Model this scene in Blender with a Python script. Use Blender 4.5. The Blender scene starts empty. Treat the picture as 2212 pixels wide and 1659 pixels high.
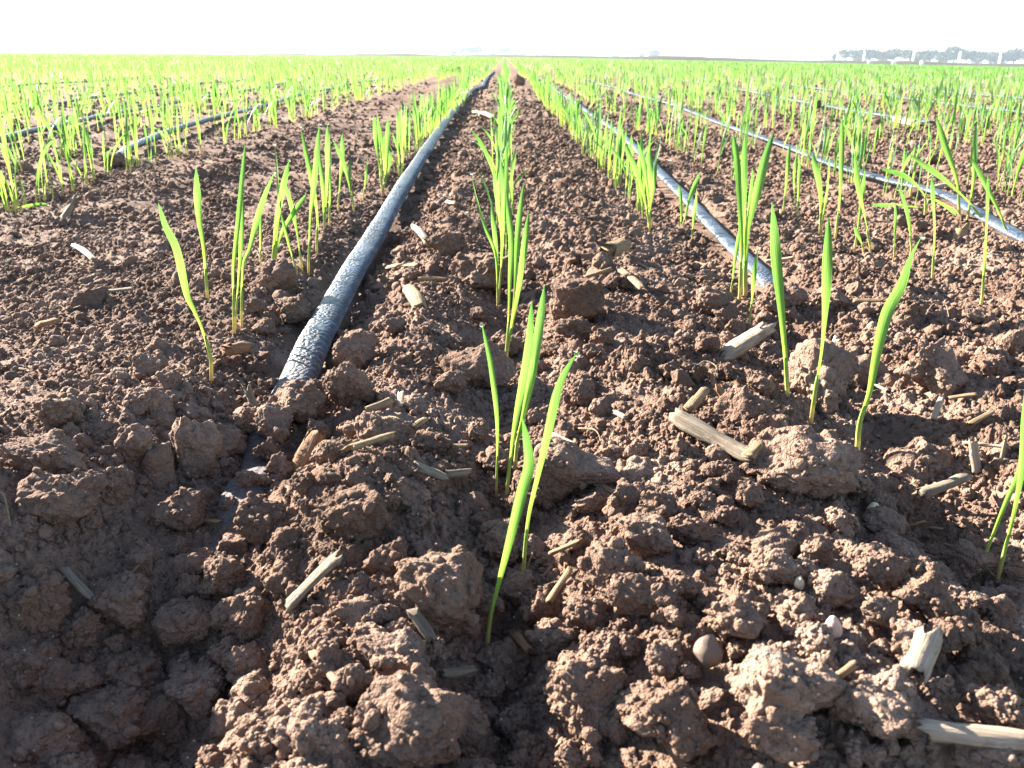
import bpy, bmesh, math, random
import numpy as np
from mathutils import Vector, Matrix
random.seed(7)
RNG = np.random.default_rng(11)
SC = bpy.context.scene
COL = SC.collection

# ------------------------------------------------------------------ camera
CAM_H = 0.2
PITCH, YAW, ROLL = math.radians(20.3), math.radians(0.54), math.radians(0.40)
FPX = 1916.0                       # focal length in pixels of a 2212 px wide picture
cF = Vector((math.sin(YAW)*math.cos(PITCH), math.cos(YAW)*math.cos(PITCH), -math.sin(PITCH)))
r0 = Vector((math.cos(YAW), -math.sin(YAW), 0)); u0 = r0.cross(cF)
cR = math.cos(ROLL)*r0 + math.sin(ROLL)*u0
cU = -math.sin(ROLL)*r0 + math.cos(ROLL)*u0
cam_d = bpy.data.cameras.new('camera'); cam = bpy.data.objects.new('camera', cam_d); COL.objects.link(cam)
cam.matrix_world = Matrix(((cR.x, cU.x, -cF.x, 0), (cR.y, cU.y, -cF.y, 0), (cR.z, cU.z, -cF.z, CAM_H), (0, 0, 0, 1)))
cam_d.sensor_width = 36.0; cam_d.lens = 36.0*FPX/2212
cam_d.clip_start = 0.01; cam_d.clip_end = 6000
cam_d.dof.use_dof = True; cam_d.dof.focus_distance = 0.56; cam_d.dof.aperture_fstop = 30
SC.camera = cam

# ------------------------------------------------------------------ light
SUN_EL, SUN_AZ = math.radians(21.5), math.radians(-54)
w = bpy.data.worlds.new('World'); SC.world = w; w.use_nodes = True
nt = w.node_tree
sky = nt.nodes.new('ShaderNodeTexSky'); sky.sky_type = 'NISHITA'; sky.sun_disc = False
sky.sun_elevation = SUN_EL; sky.sun_rotation = SUN_AZ % (2*math.pi); sky.dust_density = 0.6; sky.ozone_density = 1.5
bg = nt.nodes['Background']; bg.inputs['Strength'].default_value = 0.05
nt.links.new(sky.outputs[0], bg.inputs[0])
sun_d = bpy.data.lights.new('sun', 'SUN'); sun_d.energy = 5.0; sun_d.angle = math.radians(0.5); sun_d.color = (1.0, 0.93, 0.82)
sun = bpy.data.objects.new('sun', sun_d); COL.objects.link(sun)
sdir = Vector((math.sin(SUN_AZ)*math.cos(SUN_EL), math.cos(SUN_AZ)*math.cos(SUN_EL), math.sin(SUN_EL)))
sun.rotation_euler = (-sdir).to_track_quat('-Z', 'Y').to_euler()
SC.view_settings.view_transform = 'Standard'; SC.view_settings.look = 'None'
SC.view_settings.exposure = 3.0; SC.view_settings.gamma = 1.0
SC.render.engine = 'CYCLES'
SC.cycles.max_bounces = 8; SC.cycles.volume_bounces = 0
HAZE_DENSITY = 0.0005

# ------------------------------------------------------------------ noise
def hsh(ix, iy, k, iz=None):
    h = ix.astype(np.int64)*374761393 + iy.astype(np.int64)*668265263 + (k*974634777 + 12345)
    if iz is not None: h = h + iz.astype(np.int64)*1440662683
    h &= 0xffffffff; h ^= h >> 13; h = (h*1274126177) & 0xffffffff; h ^= h >> 16
    h = (h*69069) & 0xffffffff; h ^= h >> 15
    return h/4294967296.0
def vn2(x, y, k=0):
    ix = np.floor(x); iy = np.floor(y); fx = x-ix; fy = y-iy
    fx = fx*fx*fx*(fx*(fx*6-15)+10); fy = fy*fy*fy*(fy*(fy*6-15)+10)
    ix = ix.astype(np.int64); iy = iy.astype(np.int64)
    a = hsh(ix, iy, k); b = hsh(ix+1, iy, k); c = hsh(ix, iy+1, k); d = hsh(ix+1, iy+1, k)
    return (a*(1-fx)+b*fx)*(1-fy) + (c*(1-fx)+d*fx)*fy
def fbm2(x, y, k=0, o=4):
    s = np.zeros_like(x); a = 0.5
    for i in range(o):
        s += a*(vn2(x*2**i+17.3*i, y*2**i-9.1*i, k+i)-0.5); a *= 0.5
    return s*2
def vn3(p, k=0):
    i = np.floor(p); f = p-i; f = f*f*f*(f*(f*6-15)+10); i = i.astype(np.int64)
    r = 0
    for a in (0, 1):
        for b in (0, 1):
            for c in (0, 1):
                wgt = (f[:, 0] if a else 1-f[:, 0])*(f[:, 1] if b else 1-f[:, 1])*(f[:, 2] if c else 1-f[:, 2])
                r = r + wgt*hsh(i[:, 0]+a, i[:, 1]+b, k, i[:, 2]+c)
    return r
def sstep(a, b, x):
    t = np.clip((x-a)/(b-a), 0, 1); return t*t*(3-2*t)
def bumps2(x, y, s, k, prob, rmin, rmax, squash, power=0.5):
    wx = x + 0.35*s*(vn2(x/s*1.6, y/s*1.6, k+50)-0.5); wy = y + 0.35*s*(vn2(x/s*1.6+31, y/s*1.6, k+51)-0.5)
    ix = np.floor(wx/s).astype(np.int64); iy = np.floor(wy/s).astype(np.int64)
    best = np.zeros_like(x)
    for dx in (-1, 0, 1):
        for dy in (-1, 0, 1):
            jx = ix+dx; jy = iy+dy
            h1 = hsh(jx, jy, k); h2 = hsh(jx, jy, k+1); h3 = hsh(jx, jy, k+2); h4 = hsh(jx, jy, k+3)
            R = s*(rmin+(rmax-rmin)*h3*h3)
            ux = wx-(jx+h1)*s; uy = wy-(jy+h2)*s
            ca = np.cos(h4*40); sa = np.sin(h4*40)
            d2 = ((ux*ca+uy*sa)**2 + (1.45*(-ux*sa+uy*ca))**2)/(R*R)
            best = np.maximum(best, np.where((h4 < prob) & (d2 < 1), R*squash*np.maximum(1-d2, 0)**power*(0.6+0.6*h1), 0))
    return best
def bumps3(p, s, k, prob):
    i = np.floor(p/s).astype(np.int64); best = np.zeros(len(p))
    for a in (-1, 0, 1):
        for b in (-1, 0, 1):
            for c in (-1, 0, 1):
                j0 = i[:, 0]+a; j1 = i[:, 1]+b; j2 = i[:, 2]+c
                h1 = hsh(j0, j1, k, j2); h2 = hsh(j0, j1, k+1, j2); h3 = hsh(j0, j1, k+2, j2); h4 = hsh(j0, j1, k+3, j2)
                R = s*(0.35+0.4*h4)
                d2 = ((p[:, 0]-(j0+h1)*s)**2+(p[:, 1]-(j1+h2)*s)**2+(p[:, 2]-(j2+h3)*s)**2)/(R*R)
                best = np.maximum(best, np.where(h4 < prob, R*np.sqrt(np.maximum(1-d2, 0)), 0))
    return best

# ------------------------------------------------------------------ picture <-> field
def ray(px, py): return cF + cR*((px-1106)/FPX) - cU*((py-829.5)/FPX)
ORG = Vector((0, 0, CAM_H))
PX = np.array([-3.0, -.95, -.72, -.5, -.35, -.25, -.2, -.165, -.14, -.11, -.07, -.03, 0, .04, .09, .15, .19, .235, .3, .35, .41, .5, .6, .7, .8, .9, 1.0, 4])
PZ = np.array([0, 0.003, -.002, -.002, .002, .008, .009, -.004, -.012, -.004, .013, .004, -.009, 0, .012, .007, -.003, -.012, .006, .009, -.005, .009, -.006, .008, -.005, .007, 0, 0])
GAUSS = []       # x, y, sx, sy, height of local mounds and hollows
def macro(x, y):
    x = np.asarray(x, float); y = np.asarray(y, float)
    near = 1-0.55*sstep(0.5, 2.0, y)
    z = np.interp(x, PX, PZ)*near*(1-sstep(4, 9, np.hypot(x, y)))
    for gx, gy, sx, sy, h in GAUSS:
        z = z + h*np.exp(-((x-gx)/sx)**2-((y-gy)/sy)**2)
    z = z - 0.0118*(np.sqrt(np.maximum(x, 0)**2+9)-3)
    return z
def gpt(px, py, lift=0.0):
    d = ray(px, py)
    if d.z > -1e-4: d.z = -1e-4
    t0 = CAM_H/-d.z; ts = t0*np.linspace(.45, 1.6, 500)
    f = CAM_H+d.z*ts-(macro(d.x*ts, d.y*ts)+lift); k = int(np.argmax(f < 0)) or 250
    t = ts[k-1]+(ts[k]-ts[k-1])*f[k-1]/(f[k-1]-f[k]+1e-12); p = ORG+d*t
    return Vector((p.x, p.y, float(macro(p.x, p.y))+lift))
def depth(p): return (Vector(p)-ORG).dot(cF)
def proj(p):
    v = Vector(p)-ORG; d = v.dot(cF)
    return (1106+FPX*v.dot(cR)/d, 829.5-FPX*v.dot(cU)/d)
def g0(px, py):
    d = ray(px, py); t = CAM_H/-d.z; return (d.x*t, d.y*t)
for px, py, sx, sy, h in [(230, 1440, .07, .07, -.036), (430, 1500, .03, .05, -.012), (150, 900, .09, .06, .014), (760, 1090, .045, .04, .014), (615, 880, .022, .035, .014),
                          (1105, 1440, .027, .065, -.023), (1330, 1330, .03, .05, .007), (2090, 1120, .045, .055, -.022), (1695, 650, .02, .03, .010), (246, 350, .07, .06, .012), (1850, 1330, .03, .03, .006), (1730, 1010, .04, .03, .006), (1900, 1480, .08, .04, .006), (900, 1350, .035, .03, .007),
                          (2212, 560, .05, .1, .006)]:
    gx, gy = g0(px, py); GAUSS.append((gx, gy, sx, sy, h))

GAUSS.append((-.275, .315, .065, .075, .05)); GAUSS.append((-.25, .20, .05, .06, .03))
# drip tapes: picture points along the ground, half width, half height, lift
TAPES = [
 ('thick black drip tape with wet dewy skin, nearest and widest of all', [(470, 1185), (500, 1100), (548, 1000), (580, 920), (612, 835), (655, 765), (700, 695), (760, 590), (805, 520), (850, 445), (893, 375), (930, 318), (962, 270), (990, 232), (1012, 206), (1025, 195), (1043, 188), (1046, 180), (1056, 166), (1068, 155)], .0125, .0082, .008),
 ('grey drip tape just right of the central seedling row, first strip on that side', [(1722, 640), (1660, 600), (1600, 548), (1530, 480), (1480, 430), (1430, 385), (1370, 328), (1310, 275), (1240, 225), (1185, 187), (1150, 163)], .0092, .0045, .007),
 ('grey flat drip tape entering at the right edge of the photo', [(2300, 555), (2212, 518), (2130, 478), (2030, 430), (1910, 398), (1800, 366), (1690, 322), (1600, 287), (1450, 232), (1330, 193), (1260, 170)], .0108, .0042, .008),
 ('thin pale drip tape second from the right edge, passing behind the dark round clod', [(2010, 268), (1840, 244), (1736, 222), (1640, 204), (1544, 186), (1470, 175), (1380, 160)], .0125, .005, .010),
 ('faint drip tape among far seedlings on the right, third strip from the right edge', [(2230, 249), (2134, 235), (2030, 222), (1952, 213), (1881, 222), (1756, 213)][:4]+[(1881, 204), (1756, 190), (1640, 176)], .0125, .005, .012),
 ('faintest drip tape in the far green on the right', [(2300, 226), (2208, 213), (2073, 200), (1905, 184), (1780, 172)], .0125, .005, .014),
 ('black drip tape left of the bare track, nearest strip on the left side', [(255, 340), (385, 290), (470, 264), (550, 240), (630, 217), (700, 199), (770, 184), (840, 172), (900, 163)], .0110, .0065, .012),
 ('black drip tape meeting the left edge of the photo, second strip on that side', [(-60, 330), (13, 309), (135, 280), (249, 250), (404, 223), (500, 204), (590, 188), (660, 176)], .0105, .006, .010),
 ('thin dark drip tape third on the left side, behind two others', [(-60, 263), (0, 251), (101, 235), (236, 213), (337, 198), (472, 181), (560, 172)], .0105, .006, .012),
 ('faint far drip tape on the left, highest strip on that side', [(-40, 200), (0, 194), (138, 183), (234, 177), (330, 169)], .0105, .006, .014),
]
TAPE_XY = []
for lab, pts, hw, hh, lift in TAPES:
    w3 = np.array([gpt(*p)[:] for p in pts]); o = np.argsort(w3[:, 1]); TAPE_XY.append((w3[o, 1], w3[o, 0]))
def tape_near(x, y):
    m = np.zeros_like(x)
    for ys, xs in TAPE_XY:
        d = np.abs(x-np.interp(y, ys, xs)); m = np.maximum(m, (1-sstep(.011, .024, d))*((y > max(ys[0]+.02, .575)) & (y < ys[-1]+.2)))
    return m
def ground(x, y, sp=None):
    """height of the soil surface; sp = spacing of the mesh there, finer grain is skipped"""
    x = np.asarray(x, float); y = np.asarray(y, float)
    r = np.hypot(x, y)
    if sp is None: sp = np.zeros_like(x)
    z = macro(x, y)-.0045*(1-sstep(3, 8, r))
    track = sstep(-.62, -.54, x)*(1-sstep(-.3, -.22, x))*sstep(.6, 1.0, y)
    left = 1-sstep(-.22, -.16, x)*1.0
    rough = (1-.12*track)*(1-.15*left*sstep(.33, .45, y))*(1-.85*tape_near(x, y))*(1-.5*sstep(3, 8, r))
    z = z + 0.010*fbm2(x/.11, y/.11, 3, 4)*(1-.4*track)
    z = z + track*0.015*(np.sin(y/.085*2*math.pi/1.3+5*fbm2(x/.25, y/.3, 90, 2)+x*4)*(.55+.9*fbm2(x/.2, y/.2, 95, 2)))*sstep(1.0, 1.6, y)
    for s, k, prob, rmin, rmax, sq, amp in [(.034, 200, .26, .30, .58, .60, .85), (.017, 210, .40, .30, .62, .64, 1), (.0085, 220, .60, .32, .68, .72, 1), (.0043, 230, .75, .34, .70, .8, 1.15), (.0023, 240, .8, .36, .74, .8, 1.1)]:
        m = (sp < s*.45) & (r < 14)
        if not m.any(): continue
        xx = x[m]; yy = y[m]
        dens = .35+1.0*sstep(-.15, .25, fbm2(xx/(s*5), yy/(s*5), k+7, 2))
        z[m] += amp*bumps2(xx, yy, s, k, prob, rmin, rmax, sq)*np.minimum(dens, 1.15)*np.clip(rough[m]*(1-(.5*left[m] if s > .015 else 0)), 0, 1)
    return z
def gz(x, y): return float(ground(np.array([float(x)]), np.array([float(y)]))[0])
def gz0(x, y): return float(macro(x, y))

# ------------------------------------------------------------------ helpers
def mesh_np(name, verts, faces, mat, uv=None, smooth=True):
    """faces: list of (M,k) index arrays"""
    me = bpy.data.meshes.new(name)
    verts = np.asarray(verts, np.float32)
    me.vertices.add(len(verts)); me.vertices.foreach_set('co', verts.ravel())
    fs = [np.asarray(f, np.int32) for f in faces if len(f)]
    idx = np.concatenate([f.ravel() for f in fs]); tot = np.concatenate([np.full(len(f), f.shape[1], np.int32) for f in fs])
    st = np.concatenate(([0], np.cumsum(tot)[:-1])).astype(np.int32)
    me.loops.add(len(idx)); me.loops.foreach_set('vertex_index', idx)
    me.polygons.add(len(tot)); me.polygons.foreach_set('loop_start', st); me.polygons.foreach_set('loop_total', tot)
    if uv is not None:
        l = me.uv_layers.new(name='UVMap'); l.data.foreach_set('uv', np.asarray(uv, np.float32)[idx].ravel())
    me.update(calc_edges=True)
    me.polygons.foreach_set('use_smooth', np.full(len(tot), smooth, bool))
    me.materials.append(mat); me.validate()
    return me
def link(name, me, parent=None, loc=None):
    o = bpy.data.objects.new(name, me); COL.objects.link(o)
    if parent: o.parent = parent
    if loc is not None: o.location = loc
    return o
def tag(o, label=None, cat=None, group=None, kind=None):
    if label: o['label'] = label
    if cat: o['category'] = cat
    if group: o['group'] = group
    if kind: o['kind'] = kind
    return o
def empty(name, loc):
    o = bpy.data.objects.new(name, None); COL.objects.link(o); o.location = loc; o.empty_display_size = .01
    return o
_ico = {}
def ico(sub):
    if sub not in _ico:
        bm = bmesh.new(); bmesh.ops.create_icosphere(bm, subdivisions=sub, radius=1)
        bm.verts.ensure_lookup_table()
        _ico[sub] = (np.array([v.co[:] for v in bm.verts]), np.array([[v.index for v in f.verts] for f in bm.faces])); bm.free()
    return _ico[sub]
def rot_mats(n, rng, tilt=None):
    q = rng.normal(size=(n, 4)); q /= np.linalg.norm(q, axis=1)[:, None]
    a, b, c, d = q.T
    return np.stack([np.stack([1-2*(c*c+d*d), 2*(b*c-a*d), 2*(b*d+a*c)], -1), np.stack([2*(b*c+a*d), 1-2*(b*b+d*d), 2*(c*d-a*b)], -1), np.stack([2*(b*d-a*c), 2*(c*d+a*b), 1-2*(b*b+c*c)], -1)], 1)

# ------------------------------------------------------------------ materials
class NT:
    def __init__(s, name):
        s.m = bpy.data.materials.new(name); s.m.use_nodes = True; s.t = s.m.node_tree; s.t.nodes.clear()
        s.out = s.n('ShaderNodeOutputMaterial')
    def n(s, typ, **kw):
        nd = s.t.nodes.new(typ)
        for k, v in kw.items(): setattr(nd, k, v)
        return nd
    def l(s, a, b): s.t.links.new(a, b)
    def set(s, nd, **kw):
        for k, v in kw.items(): nd.inputs[k.replace('_', ' ')].default_value = v
        return nd
    def noise(s, vec, scale, detail=4, rough=.55):
        nd = s.n('ShaderNodeTexNoise'); s.set(nd, Scale=scale, Detail=detail, Roughness=rough); s.l(vec, nd.inputs['Vector']); return nd.outputs['Fac']
    def vor(s, vec, scale, feature='F1'):
        nd = s.n('ShaderNodeTexVoronoi', feature=feature); s.set(nd, Scale=scale); s.l(vec, nd.inputs['Vector']); return nd
    def ramp(s, fac, stops):
        nd = s.n('ShaderNodeValToRGB'); cr = nd.color_ramp
        while len(cr.elements) < len(stops): cr.elements.new(.5)
        for e, (p, c) in zip(cr.elements, stops): e.position = p; e.color = (*c, 1) if len(c) == 3 else c
        s.l(fac, nd.inputs['Fac']); return nd.outputs['Color']
    def math(s, op, a, b=None, c=None):
        nd = s.n('ShaderNodeMath', operation=op)
        for i, v in enumerate((a, b, c)):
            if v is None: continue
            if isinstance(v, (int, float)): nd.inputs[i].default_value = v
            else: s.l(v, nd.inputs[i])
        return nd.outputs[0]
    def mix(s, fac, a, b, blend='MIX'):
        nd = s.n('ShaderNodeMix', data_type='RGBA', blend_type=blend)
        for sock, v in ((nd.inputs['Factor'], fac), (nd.inputs[6], a), (nd.inputs[7], b)):
            if isinstance(v, (int, float)): sock.default_value = v
            elif isinstance(v, tuple): sock.default_value = (*v, 1)
            else: s.l(v, sock)
        return nd.outputs[2]
    def bump(s, h, strength, dist, prev=None):
        nd = s.n('ShaderNodeBump'); s.set(nd, Strength=strength, Distance=dist); s.l(h, nd.inputs['Height'])
        if prev is not None: s.l(prev, nd.inputs['Normal'])
        return nd.outputs[0]
    def bsdf(s, color, rough=.8, normal=None, spec=.3, **kw):
        b = s.n('ShaderNodeBsdfPrincipled')
        for nm, v in (('Base Color', color), ('Roughness', rough), ('Specular IOR Level', spec)):
            if isinstance(v, (int, float)): b.inputs[nm].default_value = v
            elif isinstance(v, tuple): b.inputs[nm].default_value = (*v, 1)
            else: s.l(v, b.inputs[nm])
        if normal is not None: s.l(normal, b.inputs['Normal'])
        return b
    def done(s, sh): s.l(sh, s.out.inputs['Surface']); return s.m
def soil_mat():
    t = NT('soil'); g = t.n('ShaderNodeNewGeometry').outputs['Position']
    big = t.noise(g, 14, 5, .6); fine = t.noise(g, 320, 5, .7)
    c = t.ramp(big, [(.3, (.104, .064, .045)), (.5, (.168, .107, .078)), (.7, (.258, .179, .136))])
    c = t.mix(.75, c, t.ramp(fine, [(.25, (.45, .42, .40)), (.55, (1, 1, 1)), (.8, (1.35, 1.3, 1.25))]), 'MULTIPLY')
    v = t.vor(g, 330)
    spk = t.math('MULTIPLY', t.math('LESS_THAN', v.outputs['Distance'], .17), t.math('GREATER_THAN', t.math('FRACT', t.math('MULTIPLY', v.outputs['Color'], 7.3)), .93))
    c = t.mix(t.math('MULTIPLY', spk, .75), c, (.5, .43, .35))
    v2 = t.vor(g, 520); v3 = t.vor(g, 1150)
    b = t.bump(t.math('MULTIPLY', v2.outputs['Distance'], -1.0), .75, .0012)
    b = t.bump(t.math('MULTIPLY', v3.outputs['Distance'], -1.0), .7, .0008, b)
    b = t.bump(t.noise(g, 420, 6, .7), .45, .0014, b)
    return t.done(t.bsdf(c, 1.0, b, .12).outputs[0])
def leaf_mat():
    t = NT('cereal_leaf'); uv = t.n('ShaderNodeUVMap').outputs[0]
    sx = t.n('ShaderNodeSeparateXYZ'); t.l(uv, sx.inputs[0])
    u, v = sx.outputs[0], sx.outputs[1]
    g = t.n('ShaderNodeNewGeometry').outputs['Position']
    var = t.noise(g, 22, 2)
    vein_shade = t.math('MULTIPLY_ADD', t.math('SINE', t.math('MULTIPLY', u, 34.0)), .13, .82)
    rib = t.math('MULTIPLY', t.math('ABSOLUTE', t.math('SUBTRACT', u, .5)), 9.0); rc = t.n('ShaderNodeClamp'); t.l(rib, rc.inputs[0])
    mp = t.n('ShaderNodeMapping'); mp.inputs['Scale'].default_value = (7, 5, 1); t.l(uv, mp.inputs['Vector']); wv = t.n('ShaderNodeVectorMath', operation='ADD'); t.l(mp.outputs[0], wv.inputs[0])
    sc = t.n('ShaderNodeVectorMath', operation='SCALE'); t.l(g, sc.inputs[0]); sc.inputs['Scale'].default_value = 9.0; t.l(sc.outputs[0], wv.inputs[1])
    vein_shade = t.math('MULTIPLY', vein_shade, t.math('MULTIPLY_ADD', rc.outputs[0], .28, .76)); vein_shade = t.math('MULTIPLY', vein_shade, t.math('MULTIPLY_ADD', t.noise(wv.outputs[0], 1.0, 3), .8, .6))  # veins and midrib, plus noise painting curl light and self-shadow into the blade
    cd = t.ramp(v, [(.0, (.42, .34, .14)), (.08, (.32, .36, .10)), (.26, (.10, .24, .05)), (.6, (.035, .14, .03)), (1, (.025, .11, .03))])
    ct = t.ramp(v, [(.0, (.50, .38, .12)), (.09, (.42, .45, .10)), (.30, (.29, .46, .06)), (.6, (.22, .45, .07)), (.85, (.16, .34, .06)), (1, (.09, .24, .04))])
    k = t.math('MULTIPLY', vein_shade, t.math('MULTIPLY_ADD', var, .65, .74))
    cd = t.mix(1.0, cd, k, 'MULTIPLY'); ct = t.mix(1.0, ct, k, 'MULTIPLY')
    b = t.bump(t.math('SINE', t.math('MULTIPLY', u, 75.0)), .25, .0003)
    p = t.bsdf(cd, .38, b, .5)
    tr = t.n('ShaderNodeBsdfTranslucent'); t.l(ct, tr.inputs[0])
    mx = t.n('ShaderNodeMixShader'); mx.inputs[0].default_value = .48; t.l(p.outputs[0], mx.inputs[1]); t.l(tr.outputs[0], mx.inputs[2])
    return t.done(mx.outputs[0])
def dew_mat():
    t = NT('dew'); b = t.bsdf((1, 1, 1), .0, None, .5); b.inputs['Transmission Weight'].default_value = 1; b.inputs['IOR'].default_value = 1.33
    return t.done(b.outputs[0])
def straw_mat(name, lo, hi, dark=.35):
    t = NT(name); tc = t.n('ShaderNodeTexCoord').outputs['Object']
    mp = t.n('ShaderNodeMapping'); mp.inputs['Scale'].default_value = (40, 900, 900); t.l(tc, mp.inputs['Vector'])
    f = t.noise(mp.outputs[0], 1.0, 5, .65); blot = t.noise(tc, 130, 4, .6)
    c = t.ramp(f, [(.3, lo), (.65, hi)])
    c = t.mix(t.math('MULTIPLY', t.math('GREATER_THAN', blot, .60), dark), c, (.11, .07, .045))
    b = t.bump(f, 1.0, .0012)
    return t.done(t.bsdf(c, .85, b, .25).outputs[0])
def tape_mat():
    t = NT('tape_plastic'); g = t.n('ShaderNodeNewGeometry').outputs['Position']
    drops = t.vor(g, 900); drops2 = t.vor(g, 330); patch = t.noise(g, 40, 4, .6)
    dust = t.noise(g, 90, 5, .7)
    wet = t.ramp(patch, [(.35, (0, 0, 0)), (.6, (1, 1, 1))])
    c = t.mix(t.math('MULTIPLY', wet, .55), (.013, .021, .034), (.080, .115, .165))  # dewy patches: blue-grey sky sheen painted into the plastic's base colour
    c = t.mix(t.math('MULTIPLY', t.math('GREATER_THAN', dust, .58), .45), c, (.13, .085, .06))
    sx = t.n('ShaderNodeSeparateXYZ'); t.l(g, sx.inputs[0])
    edge = t.math('MULTIPLY_ADD', dust, .22, sx.outputs[1]); dirt = t.math('SUBTRACT', 1.0, t.math('MULTIPLY', t.math('SUBTRACT', edge, .63), 9.0)); dn = t.n('ShaderNodeClamp'); t.l(dirt, dn.inputs[0])
    c = t.mix(t.math('MULTIPLY', dn.outputs[0], .7), c, (.075, .05, .036)); ro = t.math('MULTIPLY_ADD', dn.outputs[0], .4, .44)
    h = t.math('MULTIPLY', t.math('SMOOTH_MIN', drops.outputs['Distance'], .45, .1), -1.0)
    b = t.bump(h, .8, .0009); b = t.bump(t.math('MULTIPLY', drops2.outputs['Distance'], -1.0), .7, .0018, b)
    return t.done(t.bsdf(c, ro, b, .45).outputs[0])
def plain(name, col, rough=.8, nscale=20, amt=.35, spec=.3):
    t = NT(name); g = t.n('ShaderNodeTexCoord').outputs['Object']
    f = t.noise(g, nscale, 5, .6)
    c = t.mix(amt, col, t.ramp(f, [(.3, (.55, .55, .55)), (.7, (1.3, 1.3, 1.3))]), 'MULTIPLY')
    return t.done(t.bsdf(c, rough, t.bump(f, .3, .01), spec).outputs[0])
def stem_mat():
    t = NT('cereal_stem'); uv = t.n('ShaderNodeUVMap').outputs[0]; sx = t.n('ShaderNodeSeparateXYZ'); t.l(uv, sx.inputs[0])
    c = t.ramp(sx.outputs[1], [(0, (.40, .30, .14)), (.04, (.50, .45, .16)), (.09, (.38, .44, .12)), (.22, (.20, .36, .06))])
    p = t.bsdf(c, .4, None, .4); tr = t.n('ShaderNodeBsdfTranslucent'); t.l(c, tr.inputs[0])
    mx = t.n('ShaderNodeMixShader'); mx.inputs[0].default_value = .4; t.l(p.outputs[0], mx.inputs[1]); t.l(tr.outputs[0], mx.inputs[2])
    return t.done(mx.outputs[0])
M_SOIL = soil_mat(); M_STEM = stem_mat(); M_LEAF = leaf_mat(); M_DEW = dew_mat(); M_TAPE = tape_mat()
M_STRAW = straw_mat('dry_stalk', (.11, .068, .036), (.30, .205, .115)); M_GREY = straw_mat('weathered_stalk', (.08, .062, .045), (.24, .19, .135))
M_PALE = straw_mat('pale_husk', (.19, .135, .088), (.40, .31, .23), .3); M_BROWN = straw_mat('brown_stalk', (.10, .05, .028), (.28, .15, .075))
M_STONE = plain('pebble_stone', (.15, .105, .08), .75, 150, .5); M_PINK = plain('pink_stone', (.55, .36, .28), .6, 120, .4)
M_CRISP = plain('cream_stone', (.50, .42, .28), .7, 150, .5)
M_BARK = plain('bark', (.10, .075, .055), .9, 6); M_CROWN = plain('tree_foliage', (.05, .085, .03), .8, 1.5, .6)
M_WHITE = plain('white_paint', (.80, .80, .78), .6, 8, .15); M_BANK = plain('bank_earth', (.06, .055, .035), .95, 1.2, .6)

# ------------------------------------------------------------------ soil ground, one sheet to the horizon
azd = np.arange(-37, 37.01, .075)
out = [37.]
st = .12
while out[-1] < 178: out.append(min(out[-1]+st, 180)); st = min(st*1.18, 6)
out = np.array(out[1:])
if out[-1] < 180: out = np.append(out, 180.)
az = np.radians(np.concatenate((-out[::-1][1:], azd, out)))      # -180 excluded: it closes on 180
def geo(a, b, q): return a*np.exp(np.arange(0, math.log(b/a), q))
rr = np.concatenate((geo(.10, 3.0, .0033), geo(3.0, 30, .009), geo(30, 3200, .05), [3200]))
A, R = np.meshgrid(az, rr)
dA = np.gradient(az)[None, :]*R
sp = np.maximum(np.abs(dA), 0.0).ravel()
X = (R*np.sin(A)).ravel(); Y = (R*np.cos(A)).ravel()
Z = ground(X, Y, sp)
nr, na = R.shape
idx = np.arange(nr*na).reshape(nr, na)
nx_ = np.roll(idx, -1, axis=1)
quads = np.stack([idx[:-1], nx_[:-1], nx_[1:], idx[1:]], -1).reshape(-1, 4)
verts = np.stack([X, Y, Z], -1)
verts = np.vstack([verts, [[0, 0, gz0(0, 0)]]])
tri = np.stack([nx_[0], idx[0], np.full(na, nr*na)], -1)
tag(link('soil_ground', mesh_np('soil_ground', verts, [quads[:, ::-1], tri[:, ::-1]], M_SOIL)), kind='structure')
del A, R, X, Y, Z, verts, quads

# far edge of the field: a low bank of earth
def bank():
    xs = np.linspace(-150, 150, 500); vs = []; n = 7
    for i, x in enumerate(xs):
        base = gz0(x, 117); h = .26+.22*min(1, max(0, (x+30)/60))+.22*float(fbm2(np.array([x/7.]), np.array([0.]), 5, 5)[0])
        for j in range(n):
            u = j/(n-1); vs.append((x, 113.5+7*u, base-.05+(h+.05)*math.sin(math.pi*u)**.8))
    I = np.arange(len(xs)*n).reshape(len(xs), n)
    q = np.stack([I[:-1, :-1], I[1:, :-1], I[1:, 1:], I[:-1, 1:]], -1).reshape(-1, 4)
    tag(link('earth_bank', mesh_np('earth_bank', np.array(vs), [q], M_BANK)), kind='structure')
bank()

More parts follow.
